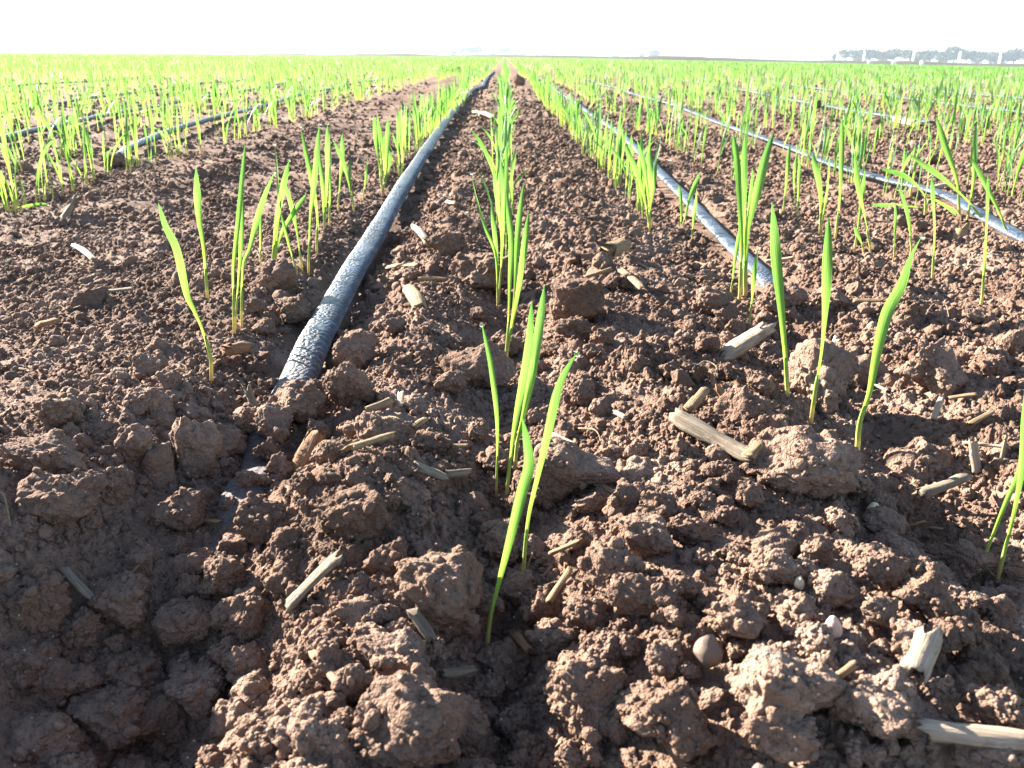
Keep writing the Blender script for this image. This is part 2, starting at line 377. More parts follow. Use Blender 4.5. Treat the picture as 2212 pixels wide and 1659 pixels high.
# ------------------------------------------------------------------ drip tapes
def catmull(P, n):
    P = np.array(P, float); P = np.vstack([2*P[0]-P[1], P, 2*P[-1]-P[-2]]); o = []
    for i in range(1, len(P)-2):
        for t in np.linspace(0, 1, n, endpoint=False):
            a, b, c, d = P[i-1], P[i], P[i+1], P[i+2]
            o.append(.5*((2*b)+(-a+c)*t+(2*a-5*b+4*c-d)*t*t+(-a+3*b-3*c+d)*t**3))
    o.append(P[-2]); return np.array(o)
def sweep(C, prof, twist=None):
    """prof(i, s) -> (k,2) cross-section"""
    T = np.gradient(C, axis=0); T /= np.linalg.norm(T, axis=1)[:, None]
    S = np.cross(T, [0, 0, 1.]); S /= np.linalg.norm(S, axis=1)[:, None]; N = np.cross(S, T)
    s = np.concatenate(([0], np.cumsum(np.linalg.norm(np.diff(C, axis=0), axis=1))))
    V = []
    for i in range(len(C)):
        p = prof(i, s[i]); V.append(C[i]+p[:, :1]*S[i]+p[:, 1:]*N[i])
    k = len(V[0]); V = np.vstack(V); I = np.arange(len(V)).reshape(-1, k); J = np.roll(I, -1, 1)
    q = np.stack([I[:-1], J[:-1], J[1:], I[1:]], -1).reshape(-1, 4)
    return V, [q, I[:1], I[-1:, ::-1]]
for ti, (lab, pts, hw, hh, lift) in enumerate(TAPES):
    near = ti == 0
    P = [(*g0(*p), 0) for p in pts]
    C = catmull(P, 40 if near else 14)
    C[:, 2] = macro(C[:, 0], C[:, 1])+lift
    if near:
        # bury the near end under soil, bit by bit
        d = C[:, 1]; C[:, 2] -= .013*(1-sstep(.54, .66, d)) + .012*np.exp(-((d-.50)/.035)**2) + .004*np.sin(d*90)*(1-sstep(.5, .54, d))
    else:
        C[:, 2] -= (.018 if ti == 1 else .008)*(1-sstep(0, .10, C[:, 1]-C[0, 1]))*(ti in (1, 6))
        C[:, 2] += .003*np.sin(C[:, 1]*3.1+ti)
    th = np.linspace(0, 2*math.pi, 28 if near else 14, endpoint=False)
    nz = RNG.normal(size=4)
    def prof(i, s):
        wob = 1+.05*math.sin(s*37+nz[0]*3)+.04*math.sin(s*91+nz[1]*5)
        flat = 1+.16*math.sin(s*9+nz[2]*4)*0.6
        ww = hw*(1+.05*math.sin(s*13+nz[3]))*(1 if not near else 1.0); h = hh*flat*wob
        ca, sa = np.cos(th), np.sin(th)
        x = ww*np.sign(ca)*np.abs(ca)**.8; z = h*np.sign(sa)*np.abs(sa)**.9
        if near:
            rip = .0007*np.sin(s*2*math.pi/.0075+2*np.sin(s*60))*np.exp(-((th-.35)/.35)**2)
            x = x+rip*2*np.cos(th); z = z+rip*2*np.sin(th)+.0005*(vn2(np.full(28, s*120.), 4+2.2*np.cos(th), 8)-.5)+.0004*(vn2(np.full(28, s*420.), 9+3*np.sin(th), 9)-.5)
        return np.stack([x, z], -1)
    if near:                                                       # dense rings where it is close
        L = np.concatenate(([0], np.cumsum(np.linalg.norm(np.diff(C, axis=0), axis=1)))); u = np.concatenate((np.arange(0, 1.6, .0012), np.arange(1.6, L[-1], .02)))
        C = np.stack([np.interp(u, L, C[:, j]) for j in range(3)], -1)
        sm = np.ones(25)/25
        for j in range(3): C[12:-12, j] = np.convolve(C[:, j], sm, 'valid')
        C = C[12:-12]
    o = empty('drip_tape', C[len(C)//2])
    tag(o, lab, 'drip tape', 'drip tapes laid along the field')
    V, F = sweep(C-C[len(C)//2], prof)
    link('tube', mesh_np('tube', V, F, M_TAPE), o)
    if near or ti in (1, 2, 6):                                      # welded seam along the right flank
        def seam(i, s):
            a = .12; x = hw*.97*math.cos(a); z = hh*.97*math.sin(a); hsz = .0011*(1+.5*math.sin(s*2*math.pi/.0075))
            return np.array([(x-.001, z-hsz), (x+.0007, z-hsz), (x+.0011, z), (x+.0007, z+hsz), (x-.001, z+hsz)])
        V, F = sweep(C-C[len(C)//2], seam); link('seam', mesh_np('seam', V, F, M_TAPE), o)

def tube(C, rad, v0, v1, k=7):
    T = np.gradient(C, axis=0); T /= np.linalg.norm(T, axis=1)[:, None]; V = []; UV = []; n = len(C)
    for i in range(n):
        a = np.cross(T[i], [0, 1., .3]); a /= np.linalg.norm(a); b = np.cross(T[i], a)
        for j in range(k):
            th = 2*math.pi*j/k; V.append(C[i]+rad[i]*(a*math.cos(th)+b*math.sin(th))); UV.append((.5, v0+(v1-v0)*i/(n-1)))
    I = np.arange(n*k).reshape(n, k); J = np.roll(I, -1, 1)
    return np.array(V), [np.stack([I[:-1], J[:-1], J[1:], I[1:]], -1).reshape(-1, 4), I[-1:]], np.array(UV)
# ------------------------------------------------------------------ clods
def clod_shape(seed, sub, gran=1.0):
    rng = np.random.default_rng(seed); v, f = ico(sub); v = v@rot_mats(1, rng)[0]; off = rng.uniform(-50, 50, 3)
    for j in range(10 if sub >= 4 else 6):
        n = rng.normal(size=3); n /= np.linalg.norm(n); o = rng.uniform(.52, .86)
        e = np.maximum(v@n-o, 0); v -= np.outer(e*rng.uniform(.6, .95), n)
    d = v/np.linalg.norm(v, axis=1)[:, None]
    r = np.linalg.norm(v, axis=1)
    r = r*(1+.42*(vn3(v*1.6+off, 1)-.5)+.26*(vn3(v*3.4+off, 2)-.5)+.12*(vn3(v*7+off, 3)-.5))
    if sub >= 4:
        m = gran*(.25+.75*sstep(.42, .6, vn3(v*1.3+off, 9)))
        r = r+m*(.62*bumps3(v+off, .30, 20, .6)+.75*bumps3(v+off, .15, 30, .75))
        crack = np.abs(vn3(v*1.9+off, 12)-.5); r -= .07*(1-sstep(0, .035, crack))*(vn3(v*1.1+off, 14) > .45)
        if sub >= 5: r += m*.8*bumps3(v+off, .07, 40, .8)
    v = d*r[:, None]
    v -= (v.max(0)+v.min(0))/2; v /= np.abs(v).max(0).mean()
    return v, f
HERO = [mesh_np('clod_shape', *(lambda a: (a[0], [a[1]]))(clod_shape(100+i, 6)), M_SOIL) for i in range(16)]
MID = [mesh_np('clod_shape', *(lambda a: (a[0], [a[1]]))(clod_shape(300+i, 5)), M_SOIL) for i in range(16)]
CLODS = [  # centre x, y, width, height in the 2212 px photo, label
 (1735, 1012, 245, 125, 'broad flat-topped brown clod beside the long half-buried stalk'),
 (1768, 825, 165, 150, 'upright rounded clod standing right behind two seedling stems'),
 (2012, 800, 140, 115, 'angular brown clod right of the seedling with the dew tip'),
 (1240, 1022, 190, 110, 'smooth cracked brown clod behind the central seedlings'),
 (1030, 795, 150, 95, 'rounded crumbly clod left of the central seedling row'),
 (1045, 590, 135, 80, 'dark wedge clod left of the second central seedling tuft'),
 (1242, 655, 120, 105, 'tall crumbly clod on the bare strip right of the central row'),
 (1238, 712, 92, 48, 'small flat clod just below a taller crumbly one'),
 (755, 845, 105, 95, 'knobbly clod right of the soil-covered drip tape end'),
 (765, 757, 92, 80, 'pale lumpy clod touching the right side of the thick tape'),
 (425, 968, 105, 155, 'tall smooth slab of clod leaning in the hollow left of the tape'),
 (292, 965, 85, 85, 'knuckle-shaped clod left of the tall smooth slab'),
 (105, 995, 150, 95, 'sloping wedge clod near the left edge of the photo'),
 (120, 890, 120, 60, 'low pale mound of clod on the fine soil at left'),
 (130, 1090, 175, 100, 'big dark clod with a crumbling rim at the left edge'),
 (955, 1300, 195, 170, 'large domed clod with a crack left of the front seedling'),
 (880, 1575, 240, 170, 'largest lumpy clod at the bottom edge of the photo'),
 (1262, 1515, 200, 150, 'big smooth round clod right of the bottom centre hollow'),
 (1445, 1560, 180, 130, 'crumbly clod at the bottom edge right of the round one'),
 (1705, 1495, 215, 160, 'blocky pitted clod with a jagged crest at lower right'),
 (1915, 1530, 190, 140, 'pale-topped clod with a dark side, left of the pale husk'),
 (1690, 1590, 150, 90, 'domed clod in shade under the jagged-crested one'),
 (258, 1310, 125, 120, 'two-humped clod with sunlit top in the shaded hollow'),
 (85, 1305, 130, 120, 'grey peaked clod at left edge in the shaded hollow'),
 (410, 1360, 150, 105, 'flat clod with long cracks in the shaded hollow'),
 (525, 1335, 125, 115, 'slanting smooth clod on the rim of the shaded hollow'),
 (700, 1605, 95, 100, 'round clod left of the largest lumpy clod at the bottom'),
 (510, 1570, 115, 110, 'rough sunlit clod at the bottom of the shadow edge'),
 (862, 1432, 165, 95, 'loaf-shaped clod above the short pale stalk stub'),
 (760, 1115, 160, 100, 'mounded clod on the sunny ridge right of buried tape'),
 (570, 1140, 115, 95, 'rounded clod on the right lip of the buried tape'),
 (1400, 1170, 130, 85, 'rounded clod on the bare strip right of the front seedlings'),
 (1600, 900, 115, 105, 'cracked clod above the long half-buried stalk'),
 (1315, 1245, 150, 105, 'crumb-covered clod right of the thin slanting straw'),
 (2000, 1290, 130, 85, 'grey flaky clod above the pale husk at right'),
 (2100, 1215, 95, 80, 'rounded clod left of the two stems at the right edge'),
 (90, 1600, 145, 115, 'dark clod with a lit cap at the bottom left corner'),
 (260, 1470, 150, 90, 'smooth dark clod in deepest shade at lower left'),
 (230, 1560, 170, 130, 'broad dark clod at the bottom of the shaded hollow'),
 (1310, 1410, 90, 70, 'small clod with a chip of straw on its top'),
 (768, 1490, 85, 105, 'pointed clod touching the leaning pale stub at bottom'),
 (1900, 1230, 110, 70, 'dark grey clod right of the little cream stone'),
 (320, 792, 85, 45, 'small half-buried clod on the fine soil left of the first leaning seedling'),
 (600, 605, 85, 75, 'dark clod at the foot of the left seedling row'),
 (640, 672, 75, 60, 'dark clod in the shade left of the thick tape'),
 (960, 530, 95, 45, 'flat clod right of the thick tape beside a straw'),
 (1545, 655, 75, 55, 'round clod left of the tuft in the first right row'),
 (2160, 1545, 110, 90, 'blurred clod at the bottom right corner above the long husk'),
 (2140, 1640, 140, 70, 'blurred clod in front of the long pale husk'),
 (1120, 1100, 70, 60, 'small squarish clod at the foot of the central seedlings'),
 (600, 1010, 60, 55, 'small clod beside the buried tape end'),
 (140, 1480, 130, 100, 'rounded dark clod right of the lower left corner, under the leaning grey stick'),
 (345, 1555, 150, 110, 'wide dark clod in deep shade left of the rough sunlit one'),
 (55, 1440, 110, 85, 'dark clod at the left edge below the grey peaked one'),
 (430, 1500, 150, 105, 'flat dark clod in the shade left of the rough sunlit clod'),
 (175, 1360, 90, 75, 'small round dark clod between the peaked and the two-humped one'),
 (420, 1240, 95, 80, 'squarish clod with a lit top in the shaded hollow'),
 (385, 1110, 110, 80, 'dark rounded clod in the shade left of the buried tape'),
 (240, 1050, 90, 75, 'dark lump in the shade below the knuckle-shaped clod'),
 (1690, 648, 95, 60, 'clod covering the near end of the first right tape'),
 (246, 347, 62, 34, 'clod over the near end of the first left tape'),
 (985, 155, 26, 17, 'dark lump at the far end of the bare track'),
 (1123, 178, 26, 24, 'dark clod at the far right side of the central row'),
 (1765, 228, 26, 22, 'dark round clod beside the third right tape'),
 (640, 872, 120, 80, 'crumbly clod lying across the soil-covered end of the thick tape'),
 (590, 918, 100, 75, 'clod piled on the buried thick tape just below the crumbly one'),
 (575, 975, 60, 45, 'small clod resting on the left side of the half-buried tape'),
 (545, 1045, 70, 50, 'clod on the buried tape above the shaded hollow'),
 (525, 912, 50, 55, 'little egg-shaped clod left of the soil-covered tape'),
]
CLOD_POS = []
def put_clod(name, me, cen, rx, ry, rz, yaw, tiltx, tilty, label, group=None):
    o = link(name, me, None, cen); o.rotation_euler = (tiltx, tilty, yaw); o.scale = (rx, ry, rz)
    tag(o, label, 'soil clod', group); CLOD_POS.append((cen[0], cen[1], max(rx, ry))); return o
for i, (cx, cy, w_, h_, lab) in enumerate(CLODS):
    p = gpt(cx, cy+h_*.30, .0); D = depth(p); rx = w_/2*D/FPX*1.02; rz = h_/2*D/FPX*1.08
    rz = max(min(rz*1.12, rx*1.5), rx*.64)
    a = random.uniform(-.35, .35)+math.pi*(i % 2)
    put_clod('soil_clod', HERO[i % 16], (p.x, p.y+rx*.25, p.z+rz*.50), rx, min(rx, rz*1.25), rz, a, random.uniform(-.15, .15), random.uniform(-.15, .15), lab, 'large clods of dry soil')
def zone(px, py):
    if py > 1120 and px < 520: return 'small brown clod lying in the shaded hollow at the lower left', 'clods in the shaded hollow'
    if px < 560: return 'small brown clod on the finer soil left of the thick tape', 'clods left of the thick tape'
    if px < 1060 and py > 1150: return 'small brown clod on the sunny ridge between hollow and front seedling', 'clods on the sunny ridge'
    if px < 1060: return 'small brown clod between the thick tape and the central row', 'clods beside the thick tape'
    if py > 1300: return 'small brown clod in the near soil right of the front seedling', 'clods at the lower right'
    if px < 1580: return 'small brown clod on the bare strip right of the central row', 'clods on the right-hand strip'
    return 'small brown clod around the first and second rows on the right', 'clods on the right'
cand = []
rng = np.random.default_rng(5)
while len(cand) < 900:
    r = .22*math.exp(rng.uniform(0, math.log(2.6/.22))); a = rng.uniform(-.56, .56)
    x, y = r*math.sin(a), r*math.cos(a)
    R_ = .0038+.0075*rng.random()**2.6
    if x < -.2 and y > .42: R_ *= .62
    if -.62 < x < -.24 and y > .8: continue
    if tape_near(np.array([x]), np.array([y]))[0] > .05: continue
    pr = proj((x, y, 0))
    if not (-20 < pr[0] < 2232 and 300 < pr[1] < 1700): continue
    if any((x-c[0])**2+(y-c[1])**2 < (c[2]*.9)**2 for c in CLOD_POS): continue
    cand.append((R_/math.hypot(r, .2), x, y, R_, pr))
cand.sort(key=lambda c: -c[0])
for i, (_, x, y, R_, pr) in enumerate(cand[:248]):
    z = .5*gz0(x, y)+.5*gz(x, y)
    lab, grp = zone(*pr)
    put_clod('soil_clod', MID[i % 16], (x, y, z+R_*.45), R_*random.uniform(.9, 1.15), R_*random.uniform(.75, 1.05), R_*random.uniform(.6, .9), random.uniform(0, 6.28), random.uniform(-.4, .4), random.uniform(-.4, .4), lab, grp)

# loose crumbs nobody could count
def crumbs():
    protos = {s: [clod_shape(500+10*s+i, s)[0] for i in range(8)] for s in (2, 3, 4)}
    rng = np.random.default_rng(21); Vs = []; Fs = []; base = 0
    for rad, n_m2, rmax in [(.0009, 80000, .75), (.0014, 52000, 1.15), (.0022, 19000, 1.9), (.0034, 5600, 3.0), (.0052, 1300, 4.5), (.0080, 260, 6.5), (.0125, 28, 9)]:
        area = .5*1.2*(rmax**2-.2**2); n = int(n_m2*area)
        r = np.sqrt(rng.uniform(.2**2, rmax**2, n)); a = rng.uniform(-.6, .6, n)
        x = r*np.sin(a); y = r*np.cos(a)
        track = sstep(-.62, -.54, x)*(1-sstep(-.3, -.22, x))*sstep(.6, 1.0, y)
        left = (1-sstep(-.24, -.17, x))*(.45 if rad > .004 else .0)
        dens = (.25+.75*sstep(-.25, .2, fbm2(x/.07, y/.07, 77, 3)))*(1-(.0 if rad < .006 else .4)*track)*(1-left)*(1-.93*sstep(0, .3, tape_near(x, y)))
        k = rng.random(n) < dens
        x, y, r = x[k], y[k], r[k]; n = len(x)
        R_ = rad*rng.uniform(.75, 1.45, n); z = ground(x, y)+R_*rng.uniform(-.25, .3, n)
        pxs = R_*2*887/np.hypot(r, .2)
        for s, lo, hi in ((2, 0, 4.5), (3, 4.5, 13), (4, 13, 1e9)):
            m = np.where((pxs >= lo) & (pxs < hi))[0]
            if not len(m): continue
            v0 = np.stack(protos[s]); f0 = ico(s)[1]; nv = v0.shape[1]
            pv = v0[rng.integers(0, 8, len(m))]*R_[m][:, None, None]*np.stack([np.ones(len(m)), rng.uniform(.7, 1, len(m)), rng.uniform(.6, .95, len(m))], -1)[:, None, :]
            pv = np.einsum('nij,nvj->nvi', rot_mats(len(m), rng), pv)+np.stack([x[m], y[m], z[m]], -1)[:, None, :]
            Vs.append(pv.reshape(-1, 3)); Fs.append((f0[None]+(base+np.arange(len(m))*nv)[:, None, None]).reshape(-1, 3)); base += len(m)*nv
    rng = np.random.default_rng(22)
    for o in [q for q in bpy.data.objects if q.name.startswith('soil_clod')]:
        M = np.array(o.matrix_basis); nv = len(o.data.vertices); co = np.empty(nv*3, np.float32); o.data.vertices.foreach_get('co', co); co = co.reshape(-1, 3)
        P = co@M[:3, :3].T+M[:3, 3]; size = float(max(o.scale)); P = P[P[:, 2] > M[2, 3]-.25*size]
        px = size*887/max(.2, math.hypot(M[0, 3], M[1, 3]))
        n = int(min(110, 6+px*1.6)*(.25+1.1*rng.random())) if px > 5 else 0
        if not n or len(P) < 10: continue
        c = P[rng.integers(0, len(P), 5)]; P = P[np.argsort(np.min(np.linalg.norm(P[:, None]-c[None], axis=2), axis=1)+rng.random(len(P))*size*.9)[:len(P)//2]]
        P = P[rng.integers(0, len(P), n)]; R_ = np.minimum(.00065*np.exp(rng.exponential(.42, n)), size*.2); v0 = np.stack(protos[2]); f0 = ico(2)[1]
        pv = np.einsum('nij,nvj->nvi', rot_mats(n, rng), v0[rng.integers(0, 8, n)]*R_[:, None, None])+P[:, None, :]
        Vs.append(pv.reshape(-1, 3)); Fs.append((f0[None]+(base+np.arange(n)*v0.shape[1])[:, None, None]).reshape(-1, 3)); base += n*v0.shape[1]
    tag(link('soil_crumbs', mesh_np('soil_crumbs', np.vstack(Vs), [np.vstack(Fs)], M_SOIL)), kind='stuff')
bpy.context.view_layer.update(); crumbs()

# ------------------------------------------------------------------ stalk bits, husks, stones
def stalk_mesh(L, Wd, mat, seed, hollow=True, flat=.75):
    rng = np.random.default_rng(seed); n = 14
    if hollow: a = np.radians(np.linspace(-15, 195, 9)); outer = np.stack([np.cos(a), np.sin(a)*flat], -1); inner = outer[::-1]*[.78, .62]; pr = np.vstack([outer, inner])
    else:
        a = np.linspace(0, 2*math.pi, 12, endpoint=False); pr = np.stack([np.cos(a), np.sin(a)*flat], -1)
    k = len(pr); V = []; fib = rng.normal(0, .09, k); edge0 = rng.uniform(-.5, .5, k)*Wd*.8; edge1 = rng.uniform(-.5, .5, k)*Wd*.9; bend = rng.uniform(-.02, .02)*L; ph = rng.uniform(0, 6)
    for i in range(n+1):
        t = i/n; sc = Wd/2*(1-.12*t+.06*math.sin(7*t+seed))
        xx = -L/2+L*t+edge0*max(0, 1-t*5)+edge1*max(0, 1-(1-t)*5)
        yy = pr[:, 0]*sc*(1+rng.normal(0, .02, k)+fib)+.03*Wd*math.sin(5*t+ph); zz = pr[:, 1]*sc*(1+rng.normal(0, .03, k)+fib)+bend*4*t*(1-t)
        V.append(np.stack([np.broadcast_to(xx, k), yy, zz], -1))
    V = np.vstack(V); I = np.arange(len(V)).reshape(-1, k); J = np.roll(I, -1, 1)
    F = [np.stack([I[:-1], J[:-1], J[1:], I[1:]], -1).reshape(-1, 4)]
    if hollow:
        h = k//2
        for row, flip in ((I[0], False), (I[-1], True)):
            c = np.stack([row[:h-1], row[1:h], row[::-1][1:h], row[::-1][:h-1]], -1); F.append(c[:, ::-1] if not flip else c)
    else: F += [I[:1, ::-1], I[-1:]]
    return mesh_np('stalk', V, F, mat, None, True)
STALKS = [  # end A, end B in the photo, width px, extra height of B (mm), material, hollow, name, category, label
 (630, 1325, 742, 1215, 34, 4, 'G', 1, 'stalk_piece', 'split grey-tan stalk piece lying on the sunny ridge left of the front seedling'),
 (893, 1335, 932, 1392, 22, 0, 'G', 0, 'stalk_piece', 'short mottled stalk stub leaning on the domed clod'),
 (955, 1470, 1025, 1458, 20, 0, 'G', 0, 'stalk_piece', 'short speckled stalk stub lying level below the front seedling'),
 (1580, 760, 1662, 706, 46, 9, 'P', 1, 'stalk_piece', 'broad pale stalk end sticking out of the soil below the right tape'),
 (1465, 925, 1625, 1012, 46, -4, 'G', 1, 'stalk_piece', 'long split stalk with dark specks, half buried by the broad clod'),
 (1612, 1003, 1642, 968, 26, 5, 'S', 0, 'stalk_piece', 'stubby tan stalk chip beside the long split stalk'),
 (1972, 1475, 2008, 1388, 46, 6, 'P', 1, 'stalk_piece', 'bright white husk piece standing out at the lower right'),
 (1985, 1592, 2240, 1625, 42, 2, 'P', 1, 'stalk_piece', 'long pale husk lying along the bottom right edge'),
 (885, 635, 908, 678, 26, -3, 'S', 1, 'stalk_piece', 'short split tan stalk between thick tape and central row'),
 (895, 497, 922, 532, 15, 0, 'P', 0, 'stalk_piece', 'thin pale stalk on the soil right of the thick tape'),
 (1316, 550, 1346, 538, 30, 0, 'S', 0, 'stalk_stub', 'round pale stub showing its hollow end on the right strip'),
 (790, 898, 847, 873, 15, 2, 'S', 0, 'stalk_piece', 'straight tan stick on the ridge above the knobbly clods'),
 (755, 985, 845, 955, 22, 2, 'S', 1, 'stalk_piece', 'rough tan stalk piece on the ridge right of the brown chunk'),
 (900, 1020, 962, 1046, 22, 0, 'G', 1, 'stalk_piece', 'grey-tan split stalk right of the rough tan one'),
 (960, 1035, 1015, 1030, 16, 0, 'G', 0, 'stalk_piece', 'weathered stick end poking from soil left of the central seedlings'),
 (655, 1000, 682, 942, 40, 12, 'B', 1, 'stalk_piece', 'upright reddish brown stalk chunk right of the buried tape'),
 (1488, 892, 1520, 855, 18, 4, 'S', 0, 'stalk_piece', 'tan stick chip left of the little upright brown chip'),
 (1570, 872, 1550, 836, 20, 8, 'B', 1, 'stalk_piece', 'little upright brown chip above the long split stalk'),
 (1185, 1312, 1232, 1240, 13, 3, 'S', 0, 'straw', 'thin slanting straw right of the front seedling'),
 (1190, 1206, 1250, 1180, 11, 2, 'S', 0, 'straw', 'thin pale straw above the slanting one'),
 (140, 1240, 202, 1306, 18, 2, 'G', 0, 'stalk_piece', 'grey stick leaning in the shaded hollow at left'),
 (162, 538, 205, 570, 14, 0, 'P', 1, 'stalk_piece', 'white sliver of husk on the fine soil at left'),
 (145, 468, 168, 430, 26, 10, 'G', 1, 'stalk_piece', 'grey flat chip standing by the left seedling rows'),
 (680, 1425, 735, 1492, 18, 3, 'S', 0, 'stalk_piece', 'leaning pale stub touching the pointed clod'),
 (1985, 1078, 2082, 1042, 22, 3, 'G', 0, 'stalk_piece', 'grey weathered stick in the shaded dip at right'),
 (2108, 1004, 2100, 950, 20, 10, 'P', 1, 'stalk_piece', 'pale upright husk in the straw litter near the right edge'),
 (2050, 868, 2106, 860, 9, 1, 'S', 0, 'straw', 'level tan straw above the straw litter at right'),
 (2014, 915, 2032, 868, 11, 4, 'P', 0, 'straw', 'upright pale straw left of the litter near the right edge'),
 (2080, 965, 2180, 975, 8, 2, 'P', 0, 'straw', 'pale thin straw crossing the upright husk'),
 (2160, 1005, 2172, 950, 6, 6, 'S', 0, 'straw', 'fine straw standing close to the right edge seedling'),
 (2095, 925, 2140, 900, 11, 1, 'S', 1, 'straw', 'curved tan straw just above the upright pale husk'),
 (1262, 607, 1318, 588, 9, 1, 'S', 0, 'straw', 'thin straw below the round pale stub'),
 (1343, 592, 1388, 632, 13, 0, 'S', 1, 'straw', 'split straw lying below and right of the round stub'),
 (1845, 656, 1907, 656, 9, 0, 'S', 0, 'straw', 'short level straw between the first and second right rows'),
 (905, 612, 965, 612, 14, 0, 'S', 1, 'straw', 'flat tan straw above the short split stalk'),
 (840, 585, 905, 580, 11, 0, 'S', 1, 'straw', 'straw fragment against the right side of the thick tape'),
 (225, 640, 290, 632, 12, 1, 'G', 1, 'straw', 'grey straw on the fine soil left of the leaning seedling'),
 (85, 712, 130, 700, 14, 0, 'B', 0, 'straw', 'brown straw on fine soil near the left edge'),
 (490, 768, 530, 762, 28, 0, 'B', 0, 'stalk_stub', 'short brown stub at the foot of the leaning seedling'),
 (1028, 250, 1066, 262, 15, 0, 'P', 1, 'husk_flake', 'pale husk flake on the bare strip right of the thick tape'),
 (1935, 262, 1975, 270, 15, 2, 'P', 1, 'husk_flake', 'pale husk flake on bare soil at the far right'),
 (2070, 515, 2080, 488, 20, 8, 'S', 1, 'stalk_stub', 'little upright stub beside the right edge tape'),
 (1655, 570, 1715, 562, 8, 0, 'P', 0, 'straw', 'pale thread of straw right of the first right tape'),
 (545, 870, 535, 840, 16, 8, 'G', 1, 'stalk_piece', 'tattered grey chip upright left of the covered tape'),
 (1898, 206, 1901, 187, 8, 10, 'B', 1, 'stalk_piece', 'brown upright stalk far off among the right rows, left one of a pair'),
 (1909, 208, 1912, 186, 8, 10, 'B', 1, 'stalk_piece', 'brown upright stalk far off among the right rows, right one of a pair'),
 (2005, 415, 2050, 405, 12, 0, 'P', 1, 'husk_flake', 'pale flake beyond the right edge tape'),
 (965, 440, 985, 443, 7, 0, 'P', 0, 'straw', 'tiny pale straw right of the thick tape'),
 (1115, 1385, 1145, 1420, 16, 2, 'B', 1, 'stalk_piece', 'dark tan chip in the hollow right of the front stem'),
 (1195, 955, 1235, 975, 18, 1, 'P', 1, 'husk_flake', 'pale flake on top of the smooth cracked clod'),
 (1800, 1480, 1845, 1448, 13, 2, 'S', 0, 'straw', 'tan stick left of the bright white husk'),
 (1330, 900, 1352, 912, 12, 1, 'P', 0, 'straw', 'pale straw chip on the strip right of the central seedlings'),
 (1130, 1250, 1150, 1195, 4, 10, 'B', 0, 'straw', 'thin dry blade curling at the foot of the front seedlings'),
]
MATS = dict(G=M_GREY, S=M_STRAW, P=M_PALE, B=M_BROWN)
for i, (ax, ay, bx, by, wp, up, mk, hol, nm, lab) in enumerate(STALKS):
    if up >= 8:                                                     # standing pieces: both ends about the same distance away
        a = gpt(ax, ay, 0); d = ray(bx, by); t = (a.y+.004)/d.y; b = ORG+d*t; a -= (b-a)*.25
    else:
        a = gpt(ax, ay, .004); b = gpt(bx, by, .004+up*.001)
    D = depth((a+b)/2); Wd = wp*D/FPX*1.3; ax_ = (b-a); L = ax_.length
    if up < 8: a.z += Wd*.15+.002; b.z += Wd*.15+.002
    o = link(nm, stalk_mesh(L, Wd, MATS[mk], 40+i, bool(hol)), None, (a+b)/2)
    ax_.normalize(); sd = Vector((0, 0, 1)).cross(ax_)
    if sd.length < 1e-3: sd = Vector((1, 0, 0))
    sd.normalize(); nn = ax_.cross(sd)
    o.rotation_euler = (Matrix((ax_, sd, nn)).transposed() @ Matrix.Rotation(random.uniform(-.5, .5), 3, 'X')).to_euler()
    tag(o, lab, 'straw' if nm == 'straw' else 'crop residue', 'dry crop residue')
for pts, lab in [([(690, 1138), (705, 1132), (722, 1140), (740, 1152)], 'pale curled rootlet on the sunny ridge'), ([(0, 1065), (12, 1085), (18, 1110), (22, 1135)], 'thin pale rootlet hanging at the left edge'),
        ([(560, 1290), (600, 1262), (640, 1240)], 'fine dark thread of root beside the split stalk'), ([(1500, 640), (1530, 628), (1560, 640)], 'fine straw thread near the first right tape'),
        ([(2040, 1175), (2090, 1205), (2150, 1245)], 'thin brown rootlet in the shaded dip at right'), ([(1680, 985), (1715, 1000), (1745, 985)], 'fine brown rootlet at the foot of the broad clod'),
        ([(1500, 800), (1520, 790), (1545, 800), (1550, 815)], 'pale curled thread on the right strip'), ([(1250, 925), (1285, 940), (1300, 955)], 'thin dark root thread right of the central seedlings'),
        ([(2000, 680), (2015, 665), (2040, 665), (2050, 685)], 'looped dry root thread right of the broad leaning seedling'), ([(840, 900), (860, 915), (885, 925)], 'fine root thread on the ridge by the tan stick')]:
    P = np.array([gpt(x, y, .005)[:] for x, y in pts]); P[1:-1, 2] += .003; C = catmull(P, 8); D = depth(P[0])
    V, F, UV = tube(C-C[0], np.linspace(.0006, .0003, len(C)), 0, 1, 6); o = link('rootlet', mesh_np('rootlet', V, F, M_STRAW), None, C[0]); tag(o, lab, 'rootlet', 'dry crop residue')
BITS = [stalk_mesh(.012, .0032, (M_PALE, M_STRAW, M_STRAW, M_BROWN)[i % 4], 200+i, i % 2 == 0, .45) for i in range(8)]
rng = np.random.default_rng(33); n_ = 0
while n_ < 70:
    r = .3*math.exp(rng.uniform(0, math.log(9))); a = rng.uniform(-.53, .53); x, y = r*math.sin(a), r*math.cos(a); pr = proj((x, y, 0))
    if tape_near(np.array([x]), np.array([y]))[0] > .02 or not (330 < pr[1] < 1640): continue
    o = link('straw', BITS[n_ % 8], None, (x, y, gz(x, y)+.0025)); s_ = random.uniform(.5, 1.25)*(1+.25*r); o.scale = (s_*random.uniform(.6, 1.3), s_, s_)
    o.rotation_euler = (random.uniform(-.5, .5), random.uniform(-.5, .5), random.uniform(0, 6.28))
    w_ = 'left of the thick tape' if x < -.15 else 'between the thick tape and the central row' if x < 0 else 'on the strip right of the central row' if x < .19 else 'among the right-hand rows'
    tag(o, 'tiny loose straw fragment on the soil '+w_, 'straw', 'tiny straw fragments '+w_); n_ += 1
